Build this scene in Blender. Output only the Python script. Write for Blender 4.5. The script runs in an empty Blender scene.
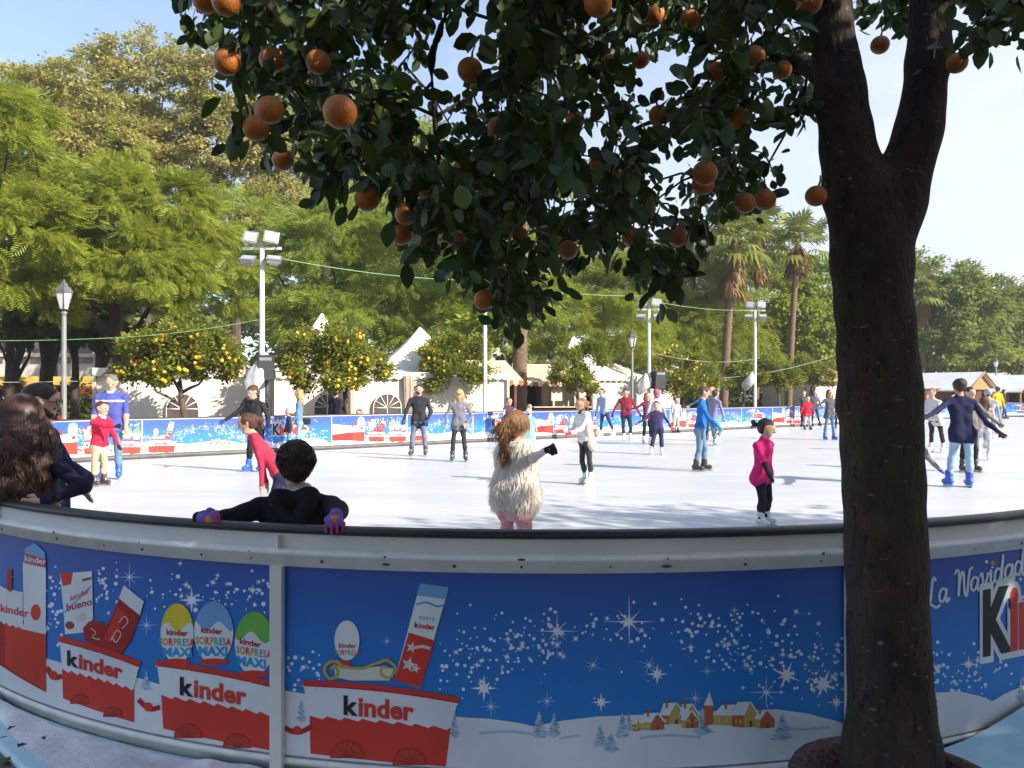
import bpy, math, random
import numpy as np
from mathutils import Vector, Matrix
from mathutils.geometry import delaunay_2d_cdt

S = bpy.context.scene
COL = S.collection
rad = math.radians
EYE, F, CX, HY = 1.5, 800.0, 512.0, 394.0      # eye height, focal length in pixels, centre column, horizon row

def at(px, py, Y):
    """world point seen at pixel (px, py) at distance Y in front of the camera"""
    return np.array([(px - CX) / F * Y, Y, EYE - (py - HY) / F * Y])

# ------------------------------------------------------------------ materials
MATS = {}
def nodes_of(m):
    m.use_nodes = True
    nt = m.node_tree
    return nt, nt.nodes, nt.links, nt.nodes['Principled BSDF']

def mat(name, rgb, rough=0.7, var=0.12, scale=8.0, bump=0.0, bscale=60.0, metal=0.0, spec=0.5, rgb2=None, coords='Object', stretch=None, detail=4.0):
    """procedural surface: base colour wandering between two tones with noise, optional bump"""
    if name in MATS: return MATS[name]
    m = bpy.data.materials.new(name); MATS[name] = m
    nt, N, L, P = nodes_of(m)
    P.inputs['Roughness'].default_value = rough
    P.inputs['Metallic'].default_value = metal
    P.inputs['Specular IOR Level'].default_value = spec
    tc = N.new('ShaderNodeTexCoord')
    src = tc.outputs[coords]
    if stretch:
        mp = N.new('ShaderNodeMapping'); mp.inputs['Scale'].default_value = stretch
        L.new(src, mp.inputs[0]); src = mp.outputs[0]
    nz = N.new('ShaderNodeTexNoise'); nz.inputs['Scale'].default_value = scale; nz.inputs['Detail'].default_value = detail
    L.new(src, nz.inputs['Vector'])
    rp = N.new('ShaderNodeValToRGB')
    a = [c * (1 - var) for c in rgb]; b = [min(1, c * (1 + var)) for c in (rgb2 or rgb)]
    rp.color_ramp.elements[0].position = .32; rp.color_ramp.elements[1].position = .68
    rp.color_ramp.elements[0].color = (*a, 1); rp.color_ramp.elements[1].color = (*b, 1)
    L.new(nz.outputs[0], rp.inputs[0]); L.new(rp.outputs[0], P.inputs['Base Color'])
    if bump:
        n2 = N.new('ShaderNodeTexNoise'); n2.inputs['Scale'].default_value = bscale; n2.inputs['Detail'].default_value = 5
        L.new(src, n2.inputs['Vector'])
        bp = N.new('ShaderNodeBump'); bp.inputs['Strength'].default_value = bump; bp.inputs['Distance'].default_value = .02
        L.new(n2.outputs[0], bp.inputs['Height']); L.new(bp.outputs[0], P.inputs['Normal'])
    return m

def leafmat(name, c1, c2, c3=None, trans=0.35, rough=.5, scale=.5, spec=.3):
    """foliage: colour from a large noise plus a random tint per leaf, part of the light passes through"""
    if name in MATS: return MATS[name]
    m = bpy.data.materials.new(name); MATS[name] = m
    nt, N, L, P = nodes_of(m)
    out = N['Material Output']
    tc = N.new('ShaderNodeTexCoord'); nz = N.new('ShaderNodeTexNoise'); nz.inputs['Scale'].default_value = scale; nz.inputs['Detail'].default_value = 3
    L.new(tc.outputs['Object'], nz.inputs['Vector'])
    g = N.new('ShaderNodeNewGeometry')
    mx = N.new('ShaderNodeMath'); mx.operation = 'MULTIPLY_ADD'; mx.inputs[1].default_value = .55; 
    ad = N.new('ShaderNodeMath'); ad.operation = 'MULTIPLY'; ad.inputs[1].default_value = .5
    L.new(nz.outputs[0], ad.inputs[0])
    L.new(g.outputs['Random Per Island'], mx.inputs[0]); L.new(ad.outputs[0], mx.inputs[2])
    rp = N.new('ShaderNodeValToRGB'); e = rp.color_ramp.elements
    e[0].position = .12; e[0].color = (*c1, 1); e[1].position = .8; e[1].color = (*c2, 1)
    if c3:
        x = rp.color_ramp.elements.new(.72); x.color = (*c2, 1); e = rp.color_ramp.elements
        e[len(e) - 1].color = (*c3, 1); e[len(e) - 1].position = .85
    L.new(mx.outputs[0], rp.inputs[0])
    L.new(rp.outputs[0], P.inputs['Base Color'])
    P.inputs['Roughness'].default_value = rough; P.inputs['Specular IOR Level'].default_value = spec
    tr = N.new('ShaderNodeBsdfTranslucent'); L.new(rp.outputs[0], tr.inputs['Color'])
    ms = N.new('ShaderNodeMixShader'); ms.inputs[0].default_value = trans
    L.new(P.outputs[0], ms.inputs[1]); L.new(tr.outputs[0], ms.inputs[2]); L.new(ms.outputs[0], out.inputs[0])
    return m

def fabric(rgb, name=None):
    r = tuple(round(c, 3) for c in rgb)
    return mat(name or 'fabric_%d_%d_%d' % tuple(int(c * 1000) for c in r), r, rough=.9, var=.14, scale=14, bump=.35, bscale=70, spec=.15)

# ------------------------------------------------------------------ objects
def tag(o, label=None, cat=None, group=None, kind=None):
    if label: o['label'] = label
    if cat: o['category'] = cat
    if group: o['group'] = group
    if kind: o['kind'] = kind
    return o

def empty(name, loc=(0, 0, 0), rz=0.0, label=None, cat=None, group=None):
    o = bpy.data.objects.new(name, None); COL.objects.link(o)
    o.location = loc; o.rotation_euler = (0, 0, rz); o.empty_display_size = .1
    return tag(o, label, cat, group)

def link(name, me, parent=None, loc=None, rot=None):
    o = bpy.data.objects.new(name, me); COL.objects.link(o)
    if parent is not None: o.parent = parent
    if loc is not None: o.location = loc
    if rot is not None: o.rotation_euler = rot
    return o

def np_mesh(name, V, Q, mats, mi=None, smooth=False, T=None):
    """mesh from vertex array, quad array Q and optional triangle array T"""
    me = bpy.data.meshes.new(name)
    V = np.asarray(V, dtype=np.float32)
    nq = 0 if Q is None else len(Q); ntr = 0 if T is None else len(T)
    loops = np.concatenate([np.asarray(Q, dtype=np.int32).ravel() if nq else np.zeros(0, np.int32), np.asarray(T, dtype=np.int32).ravel() if ntr else np.zeros(0, np.int32)])
    start = np.concatenate([np.arange(nq) * 4, nq * 4 + np.arange(ntr) * 3]).astype(np.int32)
    me.vertices.add(len(V)); me.vertices.foreach_set('co', V.ravel())
    me.loops.add(len(loops)); me.loops.foreach_set('vertex_index', loops)
    me.polygons.add(nq + ntr); me.polygons.foreach_set('loop_start', start)
    for m in (mats if isinstance(mats, (list, tuple)) else [mats]): me.materials.append(m)
    if mi is not None: me.polygons.foreach_set('material_index', np.asarray(mi, dtype=np.int32))
    if smooth: me.polygons.foreach_set('use_smooth', np.ones(nq + ntr, dtype=bool))
    me.update(calc_edges=True)
    return me

class MB:
    """collects boxes, tubes, lathes and polygons into one mesh with several materials"""
    def __init__(s): s.v = []; s.f = []; s.m = []; s.sm = []; s.mats = []
    def mi(s, m):
        if m not in s.mats: s.mats.append(m)
        return s.mats.index(m)
    def add(s, vs, fs, m, smooth=False, M=None):
        k = len(s.v); i = s.mi(m)
        for p in vs:
            p = Vector(p)
            if M is not None: p = M @ p
            s.v.append(tuple(p))
        for f in fs: s.f.append([k + a for a in f]); s.m.append(i); s.sm.append(smooth)
    def box(s, c, d, m, M=None, bev=0.0):
        x, y, z = d[0] / 2, d[1] / 2, d[2] / 2
        b = min(bev, x * .9, y * .9, z * .9)
        if b <= 0:
            vs = [(c[0] + i * x, c[1] + j * y, c[2] + k * z) for i in (-1, 1) for j in (-1, 1) for k in (-1, 1)]
            s.add(vs, [(0, 1, 3, 2), (4, 6, 7, 5), (0, 4, 5, 1), (2, 3, 7, 6), (0, 2, 6, 4), (1, 5, 7, 3)], m, False, M); return
        import bmesh
        bm = bmesh.new(); bmesh.ops.create_cube(bm, size=1.0)
        for v in bm.verts: v.co = Vector((v.co.x * d[0], v.co.y * d[1], v.co.z * d[2])) + Vector(c)
        bmesh.ops.bevel(bm, geom=list(bm.edges), offset=b, segments=2, affect='EDGES', profile=.6)
        bm.verts.index_update()
        s.add([v.co.copy() for v in bm.verts], [[v.index for v in f.verts] for f in bm.faces], m, False, M); bm.free()
    def tube(s, pts, r, m, n=10, cap=True, M=None, smooth=True):
        P = [Vector(p) for p in pts]
        R = r if isinstance(r, (list, tuple)) else [r] * len(P)
        vs, fs = [], []
        up = None
        for i, p in enumerate(P):
            t = (P[min(i + 1, len(P) - 1)] - P[max(i - 1, 0)]).normalized()
            if up is None: up = t.orthogonal().normalized()
            up = (up - t * up.dot(t))
            up = up.normalized() if up.length > 1e-6 else t.orthogonal().normalized()
            w = t.cross(up)
            for k in range(n):
                a = 2 * math.pi * k / n
                vs.append(p + (up * math.cos(a) + w * math.sin(a)) * R[i])
        for i in range(len(P) - 1):
            for k in range(n):
                fs.append((i * n + k, i * n + (k + 1) % n, (i + 1) * n + (k + 1) % n, (i + 1) * n + k))
        if cap: fs.append(tuple(range(n - 1, -1, -1))); fs.append(tuple((len(P) - 1) * n + k for k in range(n)))
        s.add(vs, fs, m, smooth, M)
    def lathe(s, prof, m, c=(0, 0, 0), n=16, M=None, smooth=True, ph=0.0):
        vs, fs = [], []
        for r, z in prof:
            for k in range(n):
                a = 2 * math.pi * k / n + ph
                vs.append((c[0] + r * math.cos(a), c[1] + r * math.sin(a), c[2] + z))
        for i in range(len(prof) - 1):
            for k in range(n): fs.append((i * n + k, i * n + (k + 1) % n, (i + 1) * n + (k + 1) % n, (i + 1) * n + k))
        fs.append(tuple(range(n - 1, -1, -1))); fs.append(tuple((len(prof) - 1) * n + k for k in range(n)))
        s.add(vs, fs, m, smooth, M)
    def poly(s, pts, m, M=None): s.add(pts, [tuple(range(len(pts)))], m, False, M)
    def ball(s, c, r, m, n=10, k=6, M=None):
        rr = r if isinstance(r, (list, tuple)) else (r, r, r)
        vs = [(c[0], c[1], c[2] - rr[2])]; fs = []
        for i in range(1, k):
            t = math.pi * i / k
            for j in range(n):
                a = 2 * math.pi * j / n
                vs.append((c[0] + rr[0] * math.sin(t) * math.cos(a), c[1] + rr[1] * math.sin(t) * math.sin(a), c[2] - rr[2] * math.cos(t)))
        vs.append((c[0], c[1], c[2] + rr[2])); last = len(vs) - 1
        for j in range(n): fs.append((0, 1 + (j + 1) % n, 1 + j)); fs.append((last, last - n + j, last - n + (j + 1) % n))
        for i in range(k - 2):
            for j in range(n):
                a = 1 + i * n; fs.append((a + j, a + (j + 1) % n, a + n + (j + 1) % n, a + n + j))
        s.add(vs, fs, m, True, M)
    def mesh(s, name):
        me = bpy.data.meshes.new(name); me.from_pydata(s.v, [], s.f)
        for m in s.mats: me.materials.append(m)
        me.polygons.foreach_set('material_index', s.m); me.polygons.foreach_set('use_smooth', s.sm); me.update()
        return me
    def build(s, name, parent=None, loc=None, rot=None): return link(name, s.mesh(name), parent, loc, rot)

def copy_tree(o, parent=None):
    c = o.copy(); COL.objects.link(c)
    if parent is not None: c.parent = parent
    for ch in list(o.children): copy_tree(ch, c)
    return c

# ------------------------------------------------------------------ smooth implicit surfaces (bodies, hair, trunks)
def seg_dist(P, a, b, r1, r2):
    ab = b - a; L2 = float(ab @ ab)
    pa = P - a
    if L2 < 1e-12: return np.sqrt((pa ** 2).sum(-1)) - r1
    t = np.clip((pa @ ab) / L2, 0, 1)
    return np.sqrt(((pa - t[..., None] * ab) ** 2).sum(-1)) - (r1 + (r2 - r1) * t)

def implicit(prims, h, k=.012, cut=None, noise=None):
    """prims: (a, b, r1, r2, tag). Returns vertices, quads and the tag of each quad's nearest prim"""
    A = np.array([p[0] for p in prims], float); B = np.array([p[1] for p in prims], float)
    R = np.array([max(p[2], p[3]) for p in prims])
    mg = 5 * k + 2 * h
    lo = np.minimum(A, B).min(0) - R.max() * 0; lo = (np.minimum(A, B) - R[:, None]).min(0) - mg; hi = (np.maximum(A, B) + R[:, None]).max(0) + mg
    n = np.ceil((hi - lo) / h).astype(int) + 1
    ax = [lo[i] + np.arange(n[i]) * h for i in range(3)]
    E = np.zeros(n)
    for a, b, r1, r2, *_ in prims:
        a = np.asarray(a, float); b = np.asarray(b, float); r = max(r1, r2) + 5 * k + h
        i0 = np.maximum(((np.minimum(a, b) - r - lo) / h).astype(int), 0); i1 = np.minimum(((np.maximum(a, b) + r - lo) / h).astype(int) + 2, n)
        G = np.stack(np.meshgrid(*[ax[q][i0[q]:i1[q]] for q in range(3)], indexing='ij'), -1)
        d = seg_dist(G, a, b, r1, r2)
        E[i0[0]:i1[0], i0[1]:i1[1], i0[2]:i1[2]] += np.exp(np.clip(-d / k, -60, 60))
    D = -k * np.log(np.maximum(E, np.exp(-5.0)))
    if cut is not None or noise is not None:
        G = np.stack(np.meshgrid(*ax, indexing='ij'), -1)
        if noise is not None: D = D + noise(G)
        if cut is not None: D = np.maximum(D, cut(G))
    V, Q = surface_nets(D, lo, h)
    C = V[Q].mean(1)
    best = np.full(len(C), 1e9); idx = np.zeros(len(C), int)
    for i, p in enumerate(prims):
        d = seg_dist(C, np.asarray(p[0], float), np.asarray(p[1], float), p[2], p[3])
        w = d < best; best[w] = d[w]; idx[w] = i
    return V, Q, [prims[i][4] for i in idx]

def surface_nets(D, lo, h):
    s = D < 0
    nx, ny, nz = D.shape
    cnt = np.zeros((nx - 1, ny - 1, nz - 1), int)
    for i in (0, 1):
        for j in (0, 1):
            for k in (0, 1): cnt += s[i:nx - 1 + i, j:ny - 1 + j, k:nz - 1 + k]
    act = (cnt > 0) & (cnt < 8)
    ids = np.full(act.shape, -1, int); cells = np.argwhere(act); ids[act] = np.arange(len(cells))
    acc = np.zeros((len(cells), 3)); num = np.zeros(len(cells))
    cor = [(i, j, k) for i in (0, 1) for j in (0, 1) for k in (0, 1)]
    val = {c: D[cells[:, 0] + c[0], cells[:, 1] + c[1], cells[:, 2] + c[2]] for c in cor}
    for a in cor:
        for q in range(3):
            if a[q] == 0:
                b = list(a); b[q] = 1; b = tuple(b)
                va, vb = val[a], val[b]
                m = (va < 0) != (vb < 0)
                t = np.where(m, va / np.where(m, va - vb, 1), 0)
                p = np.tile(np.array(a, float), (len(cells), 1)); p[:, q] += t
                acc[m] += p[m]; num[m] += 1
    V = (cells + acc / num[:, None]) * h + lo
    quads = []
    for q in range(3):
        o = [i for i in range(3) if i != q]
        sl0 = [slice(None)] * 3; sl1 = [slice(None)] * 3
        sl0[q] = slice(0, -1); sl1[q] = slice(1, None)
        s0, s1 = s[tuple(sl0)], s[tuple(sl1)]
        E = np.argwhere(s0 != s1)
        E = E[(E[:, o[0]] > 0) & (E[:, o[1]] > 0) & (E[:, o[0]] < D.shape[o[0]] - 1) & (E[:, o[1]] < D.shape[o[1]] - 1)]
        ins = s0[E[:, 0], E[:, 1], E[:, 2]]
        def cell(d0, d1):
            c = E.copy(); c[:, o[0]] += d0; c[:, o[1]] += d1
            return ids[c[:, 0], c[:, 1], c[:, 2]]
        f = np.stack([cell(-1, -1), cell(0, -1), cell(0, 0), cell(-1, 0)], 1)
        flip = ins if q != 1 else ~ins
        f[~flip] = f[~flip][:, ::-1]
        quads.append(f)
    return V, np.concatenate(quads)

def wob(scale, amp, seed=0):
    """cheap lumpy displacement for cloth folds and bark"""
    r = np.random.RandomState(seed); K = r.normal(size=(6, 3)); K /= np.linalg.norm(K, axis=1)[:, None]
    ph = r.uniform(0, 6.28, 6); sc = scale * r.uniform(.6, 1.7, 6)
    def f(G): return amp * sum(np.sin(G @ (K[i] * sc[i]) + ph[i]) for i in range(6)) / 3
    return f
# ------------------------------------------------------------------ camera, light, sky
cam = bpy.data.cameras.new('camera'); cam_o = bpy.data.objects.new('camera', cam); COL.objects.link(cam_o)
cam.sensor_width = 36; cam.lens = 36 * F / 1024; cam.shift_y = (HY - 384) / 1024
cam_o.location = (0, 0, EYE); cam_o.rotation_euler = (rad(90), 0, 0); cam.clip_start = .05; cam.clip_end = 2000
S.camera = cam_o

SUN_AZ, SUN_EL = 120.0, 29.0           # clockwise from +Y (the way the camera looks), height
sd = Vector((math.sin(rad(SUN_AZ)) * math.cos(rad(SUN_EL)), math.cos(rad(SUN_AZ)) * math.cos(rad(SUN_EL)), math.sin(rad(SUN_EL))))
sun = bpy.data.lights.new('sun', 'SUN'); sun_o = bpy.data.objects.new('sun', sun); COL.objects.link(sun_o)
sun.energy = 4.8; sun.angle = rad(.5); sun.color = (1, .9, .76)
sun_o.rotation_euler = (-sd).to_track_quat('-Z', 'Y').to_euler(); sun_o.location = (30, -12, 25)

W = bpy.data.worlds.new('World'); S.world = W; W.use_nodes = True
nt = W.node_tree; N = nt.nodes; L = nt.links; bg = N['Background']
sky = N.new('ShaderNodeTexSky'); sky.sky_type = 'NISHITA'; sky.sun_disc = False
sky.sun_elevation = rad(SUN_EL); sky.sun_rotation = rad(SUN_AZ); sky.air_density = 1.0; sky.dust_density = .8; sky.ozone_density = 2.0
tc = N.new('ShaderNodeTexCoord')
mp = N.new('ShaderNodeMapping'); mp.inputs['Scale'].default_value = (1.0, 1.0, 3.4); mp.inputs['Rotation'].default_value = (0, rad(9), rad(20))
nz = N.new('ShaderNodeTexNoise'); nz.inputs['Scale'].default_value = 2.1; nz.inputs['Detail'].default_value = 6; nz.inputs['Roughness'].default_value = .55
L.new(tc.outputs['Generated'], mp.inputs[0]); L.new(mp.outputs[0], nz.inputs['Vector'])
sp = N.new('ShaderNodeSeparateXYZ'); L.new(tc.outputs['Generated'], sp.inputs[0])
ma = N.new('ShaderNodeMath'); ma.operation = 'MULTIPLY_ADD'; ma.inputs[1].default_value = .55; L.new(sp.outputs['X'], ma.inputs[0]); L.new(nz.outputs[0], ma.inputs[2])
mb = N.new('ShaderNodeMath'); mb.operation = 'MULTIPLY_ADD'; mb.inputs[1].default_value = -.45; L.new(sp.outputs['Z'], mb.inputs[0]); L.new(ma.outputs[0], mb.inputs[2])
rp = N.new('ShaderNodeValToRGB'); rp.color_ramp.elements[0].position = .30; rp.color_ramp.elements[1].position = .74
rp.color_ramp.elements[0].color = (.22, .22, .22, 1); rp.color_ramp.elements[1].color = (.95, .95, .95, 1)
L.new(mb.outputs[0], rp.inputs[0])
mx = N.new('ShaderNodeMixRGB'); L.new(rp.outputs[0], mx.inputs[0]); L.new(sky.outputs[0], mx.inputs[1]); mx.inputs[2].default_value = (3.7, 3.95, 4.4, 1)
L.new(mx.outputs[0], bg.inputs['Color']); bg.inputs['Strength'].default_value = .12

S.view_settings.view_transform = 'Standard'; S.view_settings.look = 'None'; S.view_settings.gamma = 1
S.view_settings.exposure = 1.1; S.view_settings.use_curve_mapping = False
S.cycles.use_denoising = True; S.cycles.max_bounces = 6; S.cycles.transparent_max_bounces = 8
S.cycles.caustics_reflective = False; S.cycles.caustics_refractive = False
# ------------------------------------------------------------------ the rink: a rounded rectangle, turned 40.5 degrees
RR = 4.76; PHI = rad(40.5)
U = np.array([math.cos(PHI), math.sin(PHI)]); NN = np.array([-math.sin(PHI), math.cos(PHI)])
C1 = np.array([.2, 7.95]); LU, LN = 50.0, 8.9
C2 = C1 + U * LU; C3 = C2 + NN * LN; C4 = C1 + NN * LN
T_R = RR * PHI                              # where the near curve meets the straight side
T_L = RR * (PHI - math.pi / 2)              # where it meets the left end
PER = 2 * LU + 2 * LN + 2 * math.pi * RR
Q4 = RR * math.pi / 2

def rink(t):
    """point on the rink's inner edge line and outward normal, t metres along from the nearest point, to the right positive"""
    t = t - T_L
    t = t % PER
    for c, a0, straight, d in ((C1, -math.pi + PHI, LU, U), (C2, -math.pi / 2 + PHI, LN, NN), (C3, PHI, LU, -U), (C4, math.pi / 2 + PHI, LN, -NN)):
        if t <= Q4:
            a = a0 + t / RR; n = np.array([math.cos(a), math.sin(a)]); return c + n * RR, n
        t -= Q4
        if t <= straight:
            n = np.array([d[1], -d[0]]); return c + n * RR + d * t, n
        t -= straight
    return rink(T_L)

def rink_params(step=.12):
    ts = []; t = T_L
    for k, st in enumerate((LU, LN, LU, LN)):
        m = int(Q4 / step); ts += [t + Q4 * i / m for i in range(m)]; t += Q4
        m = max(1, int(st / 5)); ts += [t + st * i / m for i in range(m)]; t += st
    return ts
TS = rink_params()
def loop_pts(off): return [rink(t)[0] + rink(t)[1] * off for t in TS]

def sweep(name, prof, m, parent, closed=True, smooth=False):
    """closed profile (offset outward, height) carried once round the rink"""
    V, Q = [], []
    n = len(prof); k = len(TS)
    for t in TS:
        p, nn = rink(t)
        for o, z in prof: q = p + nn * o; V.append((q[0], q[1], z))
    for i in range(k):
        j = (i + 1) % k
        for a in range(n):
            b = (a + 1) % n; Q.append((i * n + a, j * n + a, j * n + b, i * n + b))
    return link(name, np_mesh(name, V, Q, m, smooth=smooth), parent)

M_rail = mat('black_rail', (.022, .02, .022), rough=.42, var=.35, scale=5, bump=.15, bscale=90)
M_white = mat('chalky_white_panel', (.74, .72, .68), rough=.5, var=.10, scale=2.2, bump=.12, bscale=26, rgb2=(.68, .65, .59))
M_ridge = mat('white_aluminium', (.80, .79, .77), rough=.4, var=.1, scale=9)
M_kick = mat('grey_kick_board', (.10, .098, .095), rough=.6, var=.25, scale=4)
M_bolt = mat('rusty_bolt', (.09, .06, .045), rough=.8, var=.4, scale=80)

barrier = empty('rink_barrier', (C1[0], C1[1], 0), 0, 'curved white rink barrier with black top rail and blue printed banners round the ice', 'barrier')
def bparent(o):
    o.parent = barrier; o.matrix_parent_inverse = Matrix.Translation((-C1[0], -C1[1], 0)); return o
bparent(sweep('board_wall', [(-.055, -.10), (-.004, -.10), (-.004, .918), (-.055, .918)], M_white, None))
r_ = .019
bparent(sweep('top_rail', [(-.03 + .04 * math.cos(a), .936 + r_ * math.sin(a)) for a in np.linspace(0, 2 * math.pi, 13)[:-1]], M_rail, None, smooth=True))
# outer face: ledge under the rail, a lip, the upper frame of the banners, the lower frame
bparent(sweep('upper_frame', [(-.003, .787), (.014, .787), (.014, .832), (.030, .836), (.030, .850), (.020, .856), (.004, .862), (-.003, .862)], M_ridge, None))
bparent(sweep('lower_frame', [(-.003, -.034), (.012, -.034), (.012, -.010), (-.003, -.006)], M_ridge, None))
bparent(sweep('kick_board', [(-.072, .012), (-.056, .012), (-.056, .115), (-.068, .12)], M_kick, None))
PW = 2.4; T0 = -1.18                          # banner width; the joint with the white post in view
for k in (-3, -2, -1, 0, 1, 2, 3, 4, 5):
    t = T0 + PW * k; p, n = rink(t); b = MB()
    ang = math.atan2(n[1], n[0]) - math.pi / 2
    Mx = Matrix.Translation((p[0], p[1], 0)) @ Matrix.Rotation(ang, 4, 'Z')
    b.box((0, .021, .37), (.056, .030, .84), M_white, Mx, .004)
    b.box((0, .012, .888), (.010, .026, .05), M_ridge, Mx)
    bparent(b.build('post'))
rng = random.Random(4)
for k in range(26):
    t = -3.6 + k * .29 + rng.uniform(-.05, .05)
    for z in ((.812,) if k % 2 else (.812, .845)):
        p, n = rink(t); q = p + n * (.0146 if z < .83 else .0305)
        Mx = Matrix.Translation((q[0], q[1], z)) @ Matrix.Rotation(math.atan2(n[1], n[0]) - math.pi / 2, 4, 'Z') @ Matrix.Rotation(-math.pi / 2, 4, 'X')
        r = rng.uniform(.004, .009); L_ = rng.choice([1, 1, 1, 2.6])
        b = MB(); b.add([(r * L_ * math.cos(a), r * .8 * math.sin(a), .0) for a in np.linspace(0, 6.28, 9)[:-1]] + [(0, 0, .003)], [(i, (i + 1) % 8, 8) for i in range(8)], M_bolt, True, Mx); bparent(b.build('rivet'))

# ice, apron, ground
def flat(name, pts, z, m):
    o = link(name, None) if False else None
    me = bpy.data.meshes.new(name); me.from_pydata([(p[0], p[1], z) for p in pts], [], [list(range(len(pts)))]); me.materials.append(m); me.update()
    return link(name, me)

m = bpy.data.materials.new('rink_ice'); nt, N, L, P = nodes_of(m); MATS['ice'] = m
tc = N.new('ShaderNodeTexCoord')
nz = N.new('ShaderNodeTexNoise'); nz.inputs['Scale'].default_value = .9; nz.inputs['Detail'].default_value = 8; nz.inputs['Roughness'].default_value = .65
mp = N.new('ShaderNodeMapping'); mp.inputs['Rotation'].default_value = (0, 0, -PHI); mp.inputs['Scale'].default_value = (.35, 1.6, 1)
L.new(tc.outputs['Object'], mp.inputs[0]); L.new(mp.outputs[0], nz.inputs['Vector'])
rp = N.new('ShaderNodeValToRGB'); rp.color_ramp.elements[0].color = (.50, .53, .575, 1); rp.color_ramp.elements[1].color = (.60, .615, .64, 1)
rp.color_ramp.elements[0].position = .36; rp.color_ramp.elements[1].position = .64
L.new(nz.outputs[0], rp.inputs[0]); src = rp.outputs[0]
for ang, sc_, th in ((.5, 1.1, .012), (1.4, .8, .010), (-.6, .9, .011)):      # long skate scratches
    m3 = N.new('ShaderNodeMapping'); m3.inputs['Rotation'].default_value = (0, 0, ang); m3.inputs['Scale'].default_value = (.10 * sc_, 1.5 * sc_, 1); L.new(tc.outputs['Object'], m3.inputs[0])
    n3 = N.new('ShaderNodeTexNoise'); n3.inputs['Scale'].default_value = 2.2; n3.inputs['Detail'].default_value = 3; L.new(m3.outputs[0], n3.inputs['Vector'])
    s3 = N.new('ShaderNodeMath'); s3.operation = 'SUBTRACT'; s3.inputs[1].default_value = .5; L.new(n3.outputs[0], s3.inputs[0])
    a3 = N.new('ShaderNodeMath'); a3.operation = 'ABSOLUTE'; L.new(s3.outputs[0], a3.inputs[0])
    r3 = N.new('ShaderNodeMapRange'); r3.inputs['From Max'].default_value = th; r3.inputs['To Min'].default_value = .55; r3.inputs['To Max'].default_value = 0; L.new(a3.outputs[0], r3.inputs[0])
    x3 = N.new('ShaderNodeMixRGB'); x3.inputs[2].default_value = (.68, .69, .70, 1); L.new(r3.outputs[0], x3.inputs[0]); L.new(src, x3.inputs[1]); src = x3.outputs[0]
L.new(src, P.inputs['Base Color'])
P.inputs['Roughness'].default_value = .33; P.inputs['Specular IOR Level'].default_value = .45
wv = N.new('ShaderNodeTexNoise'); wv.inputs['Scale'].default_value = 14; wv.inputs['Detail'].default_value = 8
mp2 = N.new('ShaderNodeMapping'); mp2.inputs['Scale'].default_value = (.12, 2.6, 1); mp2.inputs['Rotation'].default_value = (0, 0, .5)
L.new(tc.outputs['Object'], mp2.inputs[0]); L.new(mp2.outputs[0], wv.inputs['Vector'])
bp = N.new('ShaderNodeBump'); bp.inputs['Strength'].default_value = .25; bp.inputs['Distance'].default_value = .02
L.new(wv.outputs[0], bp.inputs['Height']); L.new(bp.outputs[0], P.inputs['Normal'])
tag(flat('ice', loop_pts(-.06), 0, m), kind='structure')

M_ground = mat('dark_paving', (.17, .145, .12), rough=.85, var=.35, scale=1.3, bump=.4, bscale=30, detail=8)
b = MB(); b.poly([(-300, -60, -.1), (300, -60, -.1), (300, 420, -.1), (-300, 420, -.1)], M_ground)
tag(b.build('ground'), kind='structure')

# apron of pale blue boards outside the wall, frosted with scraped snow on the left
m = bpy.data.materials.new('pale_blue_apron'); nt, N, L, P = nodes_of(m)
tc = N.new('ShaderNodeTexCoord'); nz = N.new('ShaderNodeTexNoise'); nz.inputs['Scale'].default_value = 6; nz.inputs['Detail'].default_value = 8; nz.inputs['Roughness'].default_value = .7
L.new(tc.outputs['Object'], nz.inputs['Vector'])
rp = N.new('ShaderNodeValToRGB'); rp.color_ramp.elements[0].color = (.42, .70, .80, 1); rp.color_ramp.elements[1].color = (.62, .82, .88, 1)
rp.color_ramp.elements[0].position = .35; rp.color_ramp.elements[1].position = .62
e = rp.color_ramp.elements.new(.30); e.color = (.34, .48, .52, 1)
L.new(nz.outputs[0], rp.inputs[0]); L.new(rp.outputs[0], P.inputs['Base Color']); P.inputs['Roughness'].default_value = .55
M_apron = m
V, Q = [], []
tt = np.linspace(-4.0, 9.0, 131)
def apron_z(t): return float(np.interp(t, [1.3, 1.85, 2.33, 3.2], [0, .065, .175, .30]))
def apron_w(t): return float(np.interp(t, [-4, -3.05, -2.13, -1, .2, 1.8], [.09, .12, .36, .5, .5, 1.05]))
for t in tt:
    p, n = rink(t); w = apron_w(t)
    dz = apron_z(t)
    for o, z in ((.0, -.075 + dz), (w - .02, -.075 + dz), (w, -.08 + dz), (w, -.099)): q = p + n * (o + (.034 if o == 0 and dz > .02 else 0)); V.append((q[0], q[1], z))
for i in range(len(tt) - 1):
    for a in range(3): Q.append((i * 4 + a, i * 4 + a + 1, i * 4 + 5 + a, i * 4 + 4 + a))
tag(link('apron_path', np_mesh('apron_path', V, Q, M_apron)), kind='structure')
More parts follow.
